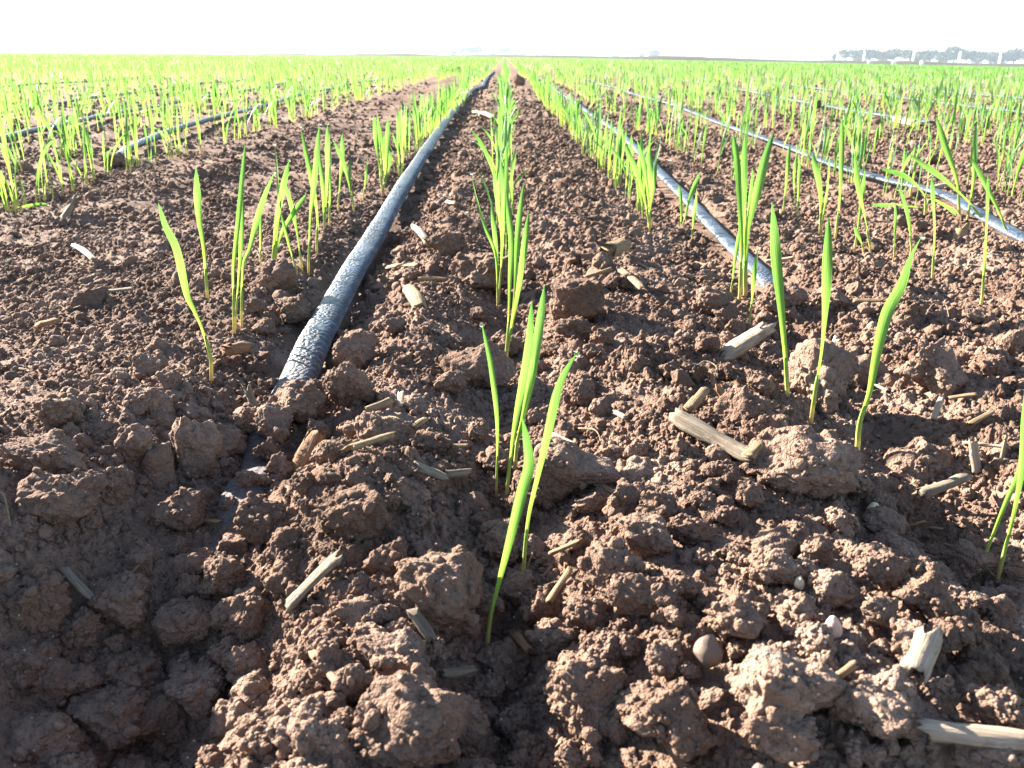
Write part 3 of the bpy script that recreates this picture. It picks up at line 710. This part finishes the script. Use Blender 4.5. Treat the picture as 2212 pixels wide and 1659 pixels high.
# pebbles
for i, (cx, cy, w_, h_, mat, lab) in enumerate([(1527, 1405, 58, 80, M_STONE, 'smooth egg-shaped grey-brown pebble standing in the soil at lower right'), (1797, 1358, 40, 50, M_PINK, 'pinkish pale pebble above the jagged-crested clod'),
        (1882, 1108, 32, 44, M_CRISP, 'little cream stone right of the broad flat clod'), (1640, 1730-60, 34, 36, M_STONE, 'small smooth pebble peeking out at the bottom right'),
        (1725, 1262, 20, 34, M_CRISP, 'tiny yellowish pebble above the pinkish one'), (515, 1283, 18, 22, M_CRISP, 'tiny tan pebble on the rim of the shaded hollow')]):
    p = gpt(cx, cy+h_*.3); D = depth(p); v, f = ico(4); v = v.copy(); rg = np.random.default_rng(70+i)
    for _ in range(5):
        n = rg.normal(size=3); n /= np.linalg.norm(n); e = np.maximum(v@n-.72, 0); v -= np.outer(e*.7, n)
    v *= (1+.25*(vn3(v*1.5+i*7, 3)-.5))[:, None]; v[:, :2] *= (1-.22*v[:, 2:])
    o = link('pebble', mesh_np('pebble', v, [f], mat), None, (p.x, p.y, p.z+h_*.3*D/FPX+.001)); o.scale = (w_/2*D/FPX, w_/2*D/FPX, h_/2*D/FPX); o.rotation_euler = (.1, random.uniform(-.2, .2), random.uniform(0, 6))
    tag(o, lab, 'pebble')

# ------------------------------------------------------------------ cereal seedlings
def wprof(t): return np.interp(t, [0, .12, .28, .46, .64, .80, .92, 1], [.32, .34, .44, .68, .96, .98, .62, .05])
def ribbon(C, W, face, t0=0.0, twist=.5, cup=.42, across=3):
    """leaf blade along C; W = full width; face = where its flat side looks; uv v runs t0..1"""
    n = len(C); T = np.gradient(C, axis=0); T /= np.linalg.norm(T, axis=1)[:, None]
    L = np.concatenate(([0], np.cumsum(np.linalg.norm(np.diff(C, axis=0), axis=1)))); s = L/L[-1]
    V = []; UV = []
    for i in range(n):
        side = np.cross(T[i], face); side /= np.linalg.norm(side)+1e-9; nrm = np.cross(side, T[i])
        cp = cup*(1+2.6*(1-float(sstep(.05, .42, np.array(t0+(1-t0)*s[i])))))
        a = twist*(s[i]-.4)+.45*math.sin(5.5*s[i]+9*twist); sd = side*math.cos(a)+nrm*math.sin(a); nm = nrm*math.cos(a)-side*math.sin(a)
        w2 = W/2*float(wprof(t0+(1-t0)*s[i]))
        for j in range(across):
            u = j/(across-1); q = 2*u-1
            V.append(C[i]+sd*w2*q+nm*cp*w2*(abs(q)**1.5-.5)); UV.append((u, t0+(1-t0)*s[i]))
    I = np.arange(n*across).reshape(n, across)
    F = np.stack([I[:-1, :-1], I[:-1, 1:], I[1:, 1:], I[1:, :-1]], -1).reshape(-1, 4)
    return np.array(V), F, np.array(UV)
DROP = mesh_np('dew_drop', ico(3)[0], [ico(3)[1]], M_DEW)
def blade_parts(root, C, W, face, dew=False, twist=.5, full=14, stem=True, rs=1.0):
    """one shoot: a pale stem near the ground and the blade that leaves it (C relative to the root)"""
    P = catmull(C, 8); L = np.concatenate(([0], np.cumsum(np.linalg.norm(np.diff(P, axis=0), axis=1))))
    def at(t): return np.stack([np.interp(t*L[-1], L, P[:, j]) for j in range(3)], -1)
    if stem:
        ts = np.linspace(0, .22, 7); C0 = at(ts); C0[0] -= [0, 0, .006]
        V, F, UV = tube(C0, W*np.array([.235, .23, .225, .22, .215, .19, .10])*rs, .0, .22)
        link('stem', mesh_np('stem', V, F, M_STEM, UV), root)
    V, F, UV = ribbon(at(np.linspace(.06, 1, full)), W, face, .06, twist, .42, 5 if full > 15 else 3)
    link('leaf', mesh_np('leaf', V, [F], M_LEAF, UV), root)
    if dew:
        d = link('dew_drop', DROP, root, P[-1]+np.array([0, -.0008, -.0004])); d.scale = (.0011, .0011, .0012)
# each near seedling: label, then one list of picture points per shoot (base first), width px, dew
SEED = [
 ('front seedling, one broad blade rising from a bent stem at the bottom centre', [([(1052, 1390), (1062, 1315), (1076, 1262), (1092, 1201), (1112, 1125), (1129, 1058), (1143, 1005), (1137, 950), (1127, 900)], 30, 0)]),
 ('seedling with a long blade leaning right, second from the front in the central row', [([(1130, 1245), (1134, 1190), (1141, 1115), (1156, 1048), (1180, 947), (1203, 846), (1222, 800), (1247, 762)], 26, 1)]),
 ('slim single-bladed seedling at the left of the front central tuft, dew at its tip', [([(1072, 1062), (1074, 981), (1073, 896), (1062, 795), (1052, 745), (1041, 699)], 16, 1)]),
 ('tall straight seedling in the middle of the front central tuft', [([(1094, 1076), (1097, 1040), (1104, 981), (1116, 896), (1131, 812), (1143, 728), (1149, 650)], 24, 0)]),
 ('tallest seedling of the front central tuft with two crossing blades', [([(1112, 1012), (1119, 947), (1136, 880), (1150, 820), (1158, 762), (1167, 690), (1176, 617)], 25, 0), ([(1112, 1012), (1121, 940), (1139, 846), (1150, 780), (1152, 730)], 14, 0)]),
 ('seedling with fanned narrow blades in the second tuft of the central row', [([(1092, 776), (1099, 690), (1102, 600), (1105, 523), (1097, 438), (1096, 388)], 17, 0), ([(1094, 772), (1110, 660), (1119, 506), (1126, 438), (1133, 391)], 17, 0), ([(1096, 745), (1110, 680), (1122, 607), (1136, 506), (1143, 455)], 19, 0)]),
 ('seedling with a blade arching left, at the left of the second central tuft', [([(1075, 655), (1072, 556), (1048, 489), (1028, 422), (1018, 374)], 14, 1), ([(1075, 655), (1073, 560), (1065, 472), (1062, 432)], 13, 0), ([(1078, 640), (1084, 540), (1085, 405), (1082, 344)], 14, 0)]),
 ('leaning yellow-green seedling, nearest of the left row', [([(455, 803), (455, 772), (438, 711), (420, 670), (404, 637), (381, 540), (357, 489), (342, 438)], 23, 0)]),
 ('upright seedling with one pale blade, second from the front in the left row', [([(448, 640), (441, 540), (431, 472), (425, 405), (423, 361)], 20, 0)]),
 ('tall seedling with a blade reaching highest in the left row front group', [([(505, 707), (505, 640), (505, 573), (516, 472), (524, 388), (530, 309)], 19, 0), ([(508, 700), (516, 600), (522, 506), (524, 440), (521, 395)], 14, 0)]),
 ('seedling leaning right beside the tallest of the left row', [([(521, 691), (526, 573), (539, 540), (556, 472), (572, 420), (593, 371)], 17, 1)]),
 ('short thin seedling behind the front group of the left row', [([(563, 568), (563, 506), (566, 438)], 11, 0)]),
 ('seedling with three spreading blades in the left row', [([(588, 580), (596, 489), (607, 422), (625, 346)], 18, 1), ([(590, 576), (602, 470), (600, 380), (593, 310)], 16, 1), ([(592, 574), (606, 510), (632, 464), (662, 418)], 15, 0)]),
 ('seedling leaning left behind the spreading one', [([(642, 588), (632, 555), (623, 523), (610, 470), (597, 420)], 12, 0)]),
 ('narrow left-leaning seedling next to the bright pale cluster of the left row', [([(652, 577), (646, 530), (640, 489), (625, 430), (613, 388)], 13, 0)]),
 ('slender tall seedling at the front of the pale cluster in the left row', [([(666, 583), (671, 472), (676, 420), (681, 371), (691, 267)], 16, 1)]),
 ('seedling with a blade crossing left in the pale cluster', [([(684, 546), (684, 460), (668, 360), (650, 273)], 16, 1)]),
 ('straight seedling at the heart of the pale cluster', [([(701, 496), (705, 400), (708, 267)], 15, 1), ([(701, 496), (697, 400), (690, 320)], 13, 0)]),
 ('seedling at the back of the pale cluster', [([(711, 482), (714, 400), (714, 304)], 13, 0)]),
 ('small seedling right of the pale cluster', [([(730, 449), (738, 360), (740, 287)], 13, 0)]),
 ('seedling with a left-swept blade right of the pale cluster', [([(765, 452), (748, 370), (721, 304)], 13, 1), ([(750, 445), (756, 390), (758, 341)], 9, 0)]),
 ('lone short shoot between the pale cluster and the thick tape', [([(784, 426), (790, 390), (794, 341)], 9, 0)]),
 ('seedling at the start of the dense left row beside the thick tape', [([(826, 411), (816, 330), (807, 250)], 14, 0), ([(828, 411), (836, 330), (838, 255)], 14, 0), ([(832, 400), (842, 350), (840, 320)], 10, 0)]),
 ('two-stemmed seedling cut by the right edge of the photo', [([(2157, 1242), (2170, 1190), (2184, 1132), (2201, 1048), (2212, 960), (2218, 820)], 25, 0), ([(2120, 1225), (2144, 1156), (2174, 1082), (2208, 997), (2228, 880)], 22, 0)]),
 ('seedling with a broad right-leaning blade and a dew drop at its tip', [([(1852, 974), (1857, 913), (1878, 846), (1891, 778), (1915, 677), (1945, 617), (1965, 556), (1992, 509)], 34, 1)]),
 ('straight seedling rising in front of the upright rounded clod', [([(1753, 900), (1763, 829), (1775, 745), (1783, 644), (1788, 540), (1790, 469)], 27, 0)]),
 ('broad-bladed seedling leaning left beside the upright rounded clod', [([(1702, 861), (1697, 778), (1689, 677), (1682, 607), (1675, 540), (1667, 435)], 29, 0)]),
 ('many-bladed seedling tuft-mate with a blade arching right, over the first right tape', [([(1611, 640), (1611, 560), (1615, 489), (1638, 405), (1655, 337), (1672, 283)], 25, 0), ([(1609, 640), (1608, 540), (1605, 420), (1610, 287)], 22, 0)]),
 ('seedling with a left-curving blade at the left of the tuft over the first right tape', [([(1598, 640), (1601, 506), (1595, 371), (1584, 287)], 20, 0), ([(1600, 630), (1612, 500), (1620, 430), (1626, 361)], 14, 0)]),
 ('short blade standing at the front of the tuft over the first right tape', [([(1620, 689), (1628, 607), (1637, 540)], 14, 1)]),
 ('thin shoot at the left foot of the tuft over the first right tape', [([(1578, 637), (1588, 560), (1600, 480)], 11, 0)]),
 ('pair of thin blades left of the first right tape', [([(1472, 503), (1490, 430), (1512, 371)], 13, 0), ([(1471, 500), (1472, 440), (1466, 400)], 11, 0)]),
 ('single thin shoot right beside the first right tape', [([(1495, 519), (1500, 460), (1505, 405)], 12, 0)]),
 ('fan-shaped seedling at the near end of the dense first right row', [([(1404, 492), (1390, 420), (1352, 310)], 15, 0), ([(1404, 490), (1404, 400), (1405, 317)], 17, 0), ([(1406, 488), (1396, 380), (1375, 300)], 15, 0), ([(1400, 488), (1412, 400), (1420, 340)], 11, 0)]),
 ('tall straight seedling alone near the right edge, before the right edge tape', [([(2120, 654), (2124, 607), (2129, 506), (2134, 376)], 18, 0)]),
 ('straight seedling left of the tall lone one at right', [([(2014, 600), (2018, 506), (2015, 440), (2013, 379)], 16, 1)]),
 ('seedling with an arching blade in the second right row', [([(1969, 540), (1962, 472), (1942, 403)], 15, 1)]),
 ('short straight shoot in the second right row', [([(1931, 553), (1934, 490), (1933, 435)], 10, 0)]),
 ('seedling with a long left-leaning blade in the second right row', [([(1881, 540), (1868, 472), (1854, 405), (1846, 331)], 15, 0), ([(1866, 538), (1852, 505), (1845, 490)], 11, 1)]),
 ('thin seedling crossing the left-leaning one in the second right row', [([(1847, 530), (1858, 460), (1868, 364)], 13, 0)]),
 ('tall slim seedling reaching high in the second right row', [([(1805, 510), (1814, 422), (1818, 340), (1819, 253)], 14, 0)]),
 ('pale-based seedling with two blades in the second right row', [([(1772, 497), (1772, 420), (1756, 331)], 19, 0), ([(1774, 496), (1785, 420), (1792, 337)], 12, 0)]),
 ('short shoot at the far side of the second right row front', [([(1721, 462), (1726, 400), (1726, 337)], 11, 0), ([(1709, 449), (1714, 390), (1722, 330)], 9, 0)]),
 ('right-leaning shoot left of the short pair in the second right row', [([(1692, 455), (1700, 380), (1706, 310)], 12, 0)]),
 ('seedling with a blade sweeping far left across the right edge tape', [([(2179, 509), (2155, 450), (2130, 400), (2100, 344)], 15, 0)]),
 ('tall seedling with a long left-arched blade behind the right edge tape', [([(2073, 465), (2066, 388), (2039, 304), (2022, 253)], 17, 0)]),
 ('broad upright seedling behind the right edge tape', [([(2090, 472), (2104, 380), (2110, 267)], 15, 0)]),
 ('seedling leaning right before the right edge tape bend', [([(1965, 428), (1975, 370), (1989, 293)], 11, 0)]),
 ('seedling with a long blade bent down over the tape at right', [([(1998, 462), (1996, 422), (1955, 381), (1902, 364)], 14, 0), ([(2000, 462), (2010, 430), (2050, 450), (2090, 478)], 12, 0)]),
 ('seedling with a long straight blade slanting left over the right edge tape', [([(2128, 480), (2090, 435), (2039, 388), (1962, 331)], 15, 0)]),
 ('seedling with a nearly level blade lying along the right edge tape', [([(2006, 460), (1990, 450), (1940, 445), (1881, 442)], 12, 0)]),
 ('small bent seedling lying over at the near left edge', [([(33, 452), (52, 446), (80, 443), (104, 441)], 13, 1)]),
]
N_IND = 0
PLANT_XY = []
SEED_GROUP = 'cereal seedlings in their rows'
for lab, shoots in SEED:
    b0 = gpt(*shoots[0][0][0], .002); root = empty('cereal_seedling', b0); tag(root, lab, 'seedling', SEED_GROUP); N_IND += 1
    PLANT_XY.append((b0.x, b0.y))
    for k, (pts, wpx, dew) in enumerate(shoots):
        yw = .3 if wpx >= 23 else .6
        base = gpt(*pts[0], .002)
        if (base-b0).length > .03 and pts[0][0] < 2100: base = b0.copy()
        lean = random.uniform(-.006, .012); C = []
        for j, (px, py) in enumerate(pts):
            d = ray(px, py); t = (base.y+lean*(j/(len(pts)-1))**2)/d.y; q = ORG+d*t
            C.append((q-b0)[:])
        C = np.array(C); C[0] = (base-b0)[:]
        if len(C) == 2: C = np.array([C[0], C.mean(0), C[1]])
        D = depth(base); W = wpx*D/FPX*.76
        f = Vector((random.uniform(-yw, yw), -1, random.uniform(-.1, .3))).normalized()
        blade_parts(root, C, W, np.array(f[:]), bool(dew), random.choice((-1, 1))*random.uniform(.3, 1.1), 26)
# seedlings of the rows further on
def proto_shoots(seed):
    rg = random.Random(seed); sh = []
    for k in range(rg.choice([1, 1, 2, 2, 3])):
        H_ = rg.uniform(.086, .128)*(1 if k == 0 else rg.uniform(.6, .95)); a = rg.uniform(0, 6.283); l = rg.uniform(.002, .014)+(.035 if rg.random() < .14 else 0)
        bx, by = (0, 0) if k == 0 else (rg.uniform(-.005, .005), rg.uniform(-.006, .006))
        C = [(bx, by, 0)]
        for t in (.3, .6, .85, 1): C.append((bx+l*math.cos(a)*t**1.8, by+l*math.sin(a)*t**1.8, H_*(t if l < .03 else t*(1-.18*t*t))))
        f = Vector((rg.uniform(-1, 1), rg.uniform(-1, 1)*.9-.2, .1)).normalized()
        sh.append((np.array(C), rg.uniform(.0034, .0056), np.array(f[:]), rg.uniform(-1, 1), rg.random() < .35))
    return sh
PROTO = []
for i in range(16):
    root = empty('cereal_seedling', (0, 0, 0))
    for C, W, f, tw, dew in proto_shoots(i): blade_parts(root, C, W, f, dew, tw, 11)
    PROTO.append(root)
def stuff_proto(i, n, across, wmul):
    V, F, U, b = [], [], [], 0
    for C, W, f, tw, dew in proto_shoots(i):
        P = catmull(C, 4); P = P[np.linspace(0, len(P)-1, n).astype(int)]; P[0, 2] -= .004
        v, q, u = ribbon(P, W*wmul, f, 0, tw, .25, across); V.append(v); F.append(q+b); U.append(u); b += len(v)
    return np.vstack(V), np.vstack(F), np.vstack(U)
LODS = {0: [stuff_proto(i, 8, 3, 1) for i in range(16)], 1: [stuff_proto(i, 6, 2, 1.0) for i in range(16)], 2: [stuff_proto(i, 5, 2, 1.5) for i in range(16)], 3: [stuff_proto(i, 4, 2, 3.2) for i in range(16)]}
rows = [(0., .92, 'central'), (-.198, 1.47, 'left'), (.188, 1.16, 'right1'), (.402, 1.35, 'right2'), (.61, 1.3, 'right3')]
for xx in (-.36, -.52): rows.append((xx, 7.5, 'leftfar'))
for k in range(1, 420): rows.append((.61+.205*k, 0, 'rightfar'))
for k in range(0, 420): rows.append((-.685-.205*k, 1.2 if k == 0 else 0, 'left2' if k == 0 else 'leftfar'))
px_, py_, rw = [], [], []
rg = np.random.default_rng(3)
TANMAX = math.tan(math.radians(36))
for x0, y0, nm in rows:
    ys = max(y0, abs(x0)/TANMAX, .6)
    for a, b, step in ((ys, 4.5, .0155), (max(ys, 4.5), 12, .020), (max(ys, 12), 34, .060), (max(ys, 34), 113, .36)):
        if b <= a: continue
        n = int((b-a)/step*(.85 if nm in ('left2', 'leftfar') and b <= 4.5 else 1)); y = a+rg.random(n)*(b-a)
        clump = vn2(y*9, np.full(n, x0*13.7), 61); keep = rg.random(n) < (.14+.9*clump**1.4)*(.85 if x0 > .3 else 1)
        if x0 == 0 or nm in ('left', 'right1'): keep |= (y > 1.6) & (y < 4.5) & (rg.random(n) < .6)
        if nm == 'left2': keep |= (y < 2.0) & (rg.random(n) < .45)
        y = y[keep]; n = len(y)
        px_.append(x0+rg.normal(0, .0075, n)+.02*np.sin(y*.9+x0*5)*sstep(2, 6, y)); py_.append(y); rw += [nm]*n
px_ = np.concatenate(px_); py_ = np.concatenate(py_); rw = np.array(rw)
pr_ = np.hypot(px_, py_); ok = np.abs(np.arctan2(px_, py_)) < .545
order = np.argsort(np.where(ok, pr_, 1e9)); NI = 300-N_IND; ind = order[:NI]; rest = np.setdiff1d(np.arange(len(px_)), ind)
ROWLAB = {'central': 'seedling in the dense part of the central row beyond its front tufts', 'left': 'seedling in the dense left row that runs along the thick tape',
          'right1': 'seedling in the dense part of the first row right of the central one', 'right2': 'seedling in the second row right of the central one, behind its front plants',
          'right3': 'seedling in the third row right of the central one', 'rightfar': 'seedling in the rows beyond the third on the right', 'left2': 'seedling in the first row left of the bare track', 'leftfar': 'seedling in the rows at left beyond the bare track edge'}
zz = ground(px_[ind], py_[ind])
for n_, i in enumerate(ind):
    p = PROTO[n_ % 16]
    if n_ < 16: root = p
    else:
        root = p.copy(); COL.objects.link(root)
        for ch in p.children: c = ch.copy(); COL.objects.link(c); c.parent = root
    s = random.uniform(.82, 1.18); root.location = (px_[i], py_[i], zz[n_]-.002); root.rotation_euler = (0, 0, random.uniform(0, 6.28)); root.scale = (s, s, s)
    tag(root, ROWLAB[rw[i]], 'seedling', ROWLAB[rw[i]].replace('seedling', 'seedlings', 1))
Vs, Fs, Us, b = [], [], [], 0
rr_ = pr_[rest]; lod = np.where(rr_ < 4.5, 0, np.where(rr_ < 12, 1, np.where(rr_ < 34, 2, 3)))
zz = np.where(rr_ < 8, 0.0, macro(px_[rest], py_[rest])); m = rr_ < 8; zz[m] = ground(px_[rest][m], py_[rest][m], np.full(m.sum(), .003))
for l in range(4):
    for i in range(16):
        m = np.where((lod == l) & (np.arange(len(rest)) % 16 == i))[0]
        if not len(m): continue
        v, f, u = LODS[l][i]; a = rg.uniform(0, 6.283, len(m)); s = rg.uniform(.82, 1.18, len(m)); ca, sa = np.cos(a)*s, np.sin(a)*s
        P = np.stack([v[None, :, 0]*ca[:, None]-v[None, :, 1]*sa[:, None]+px_[rest][m][:, None], v[None, :, 0]*sa[:, None]+v[None, :, 1]*ca[:, None]+py_[rest][m][:, None], v[None, :, 2]*s[:, None]+zz[m][:, None]-.002], -1)
        Vs.append(P.reshape(-1, 3)); Fs.append((f[None]+(b+np.arange(len(m))*len(v))[:, None, None]).reshape(-1, 4)); Us.append(np.tile(u, (len(m), 1))); b += len(m)*len(v)
tag(link('distant_seedlings', mesh_np('distant_seedlings', np.vstack(Vs), [np.vstack(Fs)], M_LEAF, np.vstack(Us))), kind='stuff')
print('plants', len(px_), 'stuff verts', b)

# ------------------------------------------------------------------ far trees, posts
def tree_meshes(seed, H_, Wd, clear):
    rg = np.random.default_rng(seed); V = []; F = []
    nb = 26; c = rg.normal(size=(nb, 3)); c /= np.linalg.norm(c, axis=1)[:, None]; c *= rg.uniform(.25, .8, nb)[:, None]
    cen = c*[Wd/2, Wd/2, (H_-clear)/2]+[0, 0, clear+(H_-clear)/2]
    q = np.array([[-1, -1, 0], [1, -1, 0], [1, 1, 0], [-1, 1, 0]])*.5
    n = 46; b = 0
    for k in range(nb):
        d = rg.normal(size=(n, 3)); d /= np.linalg.norm(d, axis=1)[:, None]; rad = rg.uniform(.16, .26)*Wd
        pos = cen[k]+d*rad*rg.uniform(.6, 1.05, n)[:, None]*[1, 1, .8]
        v = np.einsum('nij,vj->nvi', rot_mats(n, rg), q)*(rg.uniform(.28, .6, n)*Wd/6)[:, None, None]+pos[:, None, :]
        V.append(v.reshape(-1, 3)); F.append(np.arange(4*n).reshape(n, 4)+b); b += 4*n
    crown = mesh_np('crown', np.vstack(V), [np.vstack(F)], M_CROWN, None, False)
    tv = []; tf = []; b = 0
    def limb(p, q_, r1, r2):
        nonlocal b
        t = np.linspace(0, 1, 5)[:, None]; C = np.array(p)*(1-t)+np.array(q_)*t; v, f, _ = tube(C, np.linspace(r1, r2, 5), 0, 1, 6); tv.append(v); tf.append(f[0]+b); b += len(v)
    limb((0, 0, -.3), (0, 0, clear*1.4), Wd*.05, Wd*.03)
    for k in range(6): limb((0, 0, clear*(.7+.1*k)), cen[k], Wd*.025, Wd*.008)
    return mesh_np('trunk', np.vstack(tv), [np.vstack(tf)], M_BARK), crown
TM = [tree_meshes(900+i, 1, w_, cl) for i, (w_, cl) in enumerate([(1.0, .3), (1.15, .28), (.9, .32), (1.3, .3), (.8, .2), (1.1, .12)])]
def tree(px, top, hpx, dist, ti, label, group, sx=1.0):
    d = ray(px, 122); d = Vector((d.x, d.y, 0)).normalized(); p = d*dist; z = gz0(p.x, p.y)
    H_ = hpx/FPX*dist*1.06
    ty = ORG.z+dist*math.tan(0)                                     # horizon height
    o = empty('tree', (p.x, p.y, z)); tag(o, label, 'tree', group)
    for nm, me in (('trunk', TM[ti][0]), ('crown', TM[ti][1])): link(nm, me, o)
    o.scale = (H_*sx, H_*sx, H_); o.rotation_euler = (0, 0, random.uniform(0, 6.28)); return o
tree(1803, 114, 19, 430, 4, 'small detached tree at the left end of the right-hand treeline', 'trees of the right-hand treeline', .75)
for k, (px, h_) in enumerate([(1828, 24), (1852, 25), (1880, 25), (1905, 23), (1930, 24), (1958, 25), (1985, 25), (2010, 25), (2036, 24), (2062, 28), (2090, 26), (2112, 26), (2140, 24), (2166, 25), (2192, 26), (2220, 26), (2248, 26)]):
    tree(px, 110, h_+.5, 430+random.uniform(-10, 10), (0, 5, 1, 5, 3)[k % 5], 'dark tree in the middle of the continuous treeline at the right horizon', 'trees of the right-hand treeline', 1.25)
for px, h_, dist, ti, sx, lab in [(980, 9, 560, 5, 1.3, 'low pale tree at the left of the hazy clump on the horizon'), (1000, 13, 560, 2, 1.2, 'pale rounded tree second in the hazy clump on the horizon'), (1018, 14, 560, 3, 1.2, 'pale broad tree in the hazy clump on the horizon'),
        (1032, 16, 560, 1, 1.2, 'tallest pale tree at the right of the hazy clump'), (1090, 14, 580, 3, 1.4, 'lone pale domed tree above the end of the central row'), (1064, 6, 560, 5, 1.6, 'low hazy bush between the clump and the domed tree'),
        (1385, 12, 520, 4, 1.2, 'smaller of two hazy trees right of the centre'), (1412, 14, 500, 3, 1.3, 'larger of two hazy trees right of the centre'), (1330, 7, 580, 5, 1.8, 'low hazy bush left of the two hazy trees'), (1517, 20, 760, 4, .7, 'faint thin tree standing alone right of the two hazy ones'), (807, 14, 800, 4, .7, 'faintest far tree left of the thick tape line')]:
    tree(px, 0, h_+2, dist*1.35, ti, lab, None, sx)
def post(px, hpx, label):
    dist = 118.5; d = ray(px, 128); p = Vector((d.x, d.y, 0))*(dist/d.y); z = gz0(p.x, p.y)+.2; h = hpx/FPX*dist; r = .13
    o = empty('concrete_post', (p.x, p.y, z)); tag(o, label, 'post', 'white posts at the field edge'); o.rotation_euler = (0, .04, random.uniform(.2, .6))
    bm = bmesh.new(); bmesh.ops.create_cube(bm, size=1)
    for v in bm.verts: v.co = Vector((v.co.x*2*r*(1.0 if v.co.z < 0 else .82), v.co.y*2*r*(1. if v.co.z < 0 else .82), (v.co.z+.5)*h-.4))
    bmesh.ops.bevel(bm, geom=bm.edges[:], offset=.02, segments=2, affect='EDGES'); me = bpy.data.meshes.new('shaft'); bm.to_mesh(me); bm.free(); me.materials.append(M_WHITE); link('shaft', me, o)
    bm = bmesh.new(); bmesh.ops.create_cone(bm, cap_ends=True, segments=4, radius1=r*1.15, radius2=.02, depth=.12)
    for v in bm.verts: v.co.z += h-.4+.062
    me = bpy.data.meshes.new('cap'); bm.to_mesh(me); bm.free(); me.materials.append(M_WHITE); c = link('cap', me, o); c.rotation_euler = (0, 0, math.pi/4)
post(1866, 27, 'white post before the treeline, first from the left'); post(1973, 28, 'white post before the treeline, second from the left'); post(2072, 29, 'white post before the treeline, third from the left'); post(2160, 31, 'white post nearest the right edge, before the treeline')
for px, lab in ((1932, 'white round bundle between the first two white posts'), (1993, 'white round bundle just right of the second white post'), (1878, 'smallest white bundle right of the first white post')):
    dist = 112.8; d = ray(px, 128); p = Vector((d.x, d.y, 0))*(dist/d.y); v, f = ico(3); v = v*(1+.3*(vn3(v*1.7+px, 2)-.5))[:, None]
    o = link('wrapped_bundle', mesh_np('wrapped_bundle', v, [f], M_WHITE), None, (p.x, p.y, gz0(p.x, p.y)+.26)); s = .26 if px > 1900 else .18; o.scale = (s, s*.9, s); tag(o, lab, 'bundle', 'white bundles at the field edge')

# ------------------------------------------------------------------ air
if HAZE_DENSITY:
    bm = bmesh.new(); bmesh.ops.create_cube(bm, size=1)
    for v in bm.verts: v.co = Vector((v.co.x*6600, v.co.y*6600, -42.0 if v.co.z < 0 else 24.0))
    me = bpy.data.meshes.new('haze'); bm.to_mesh(me); bm.free()
    t = NT('haze_air'); pv = t.n('ShaderNodeVolumePrincipled'); pv.inputs['Density'].default_value = HAZE_DENSITY; pv.inputs['Color'].default_value = (.72, .85, 1, 1); pv.inputs['Anisotropy'].default_value = 0.0
    t.l(pv.outputs[0], t.out.inputs['Volume']); me.materials.append(t.m); tag(link('haze', me), kind='stuff')
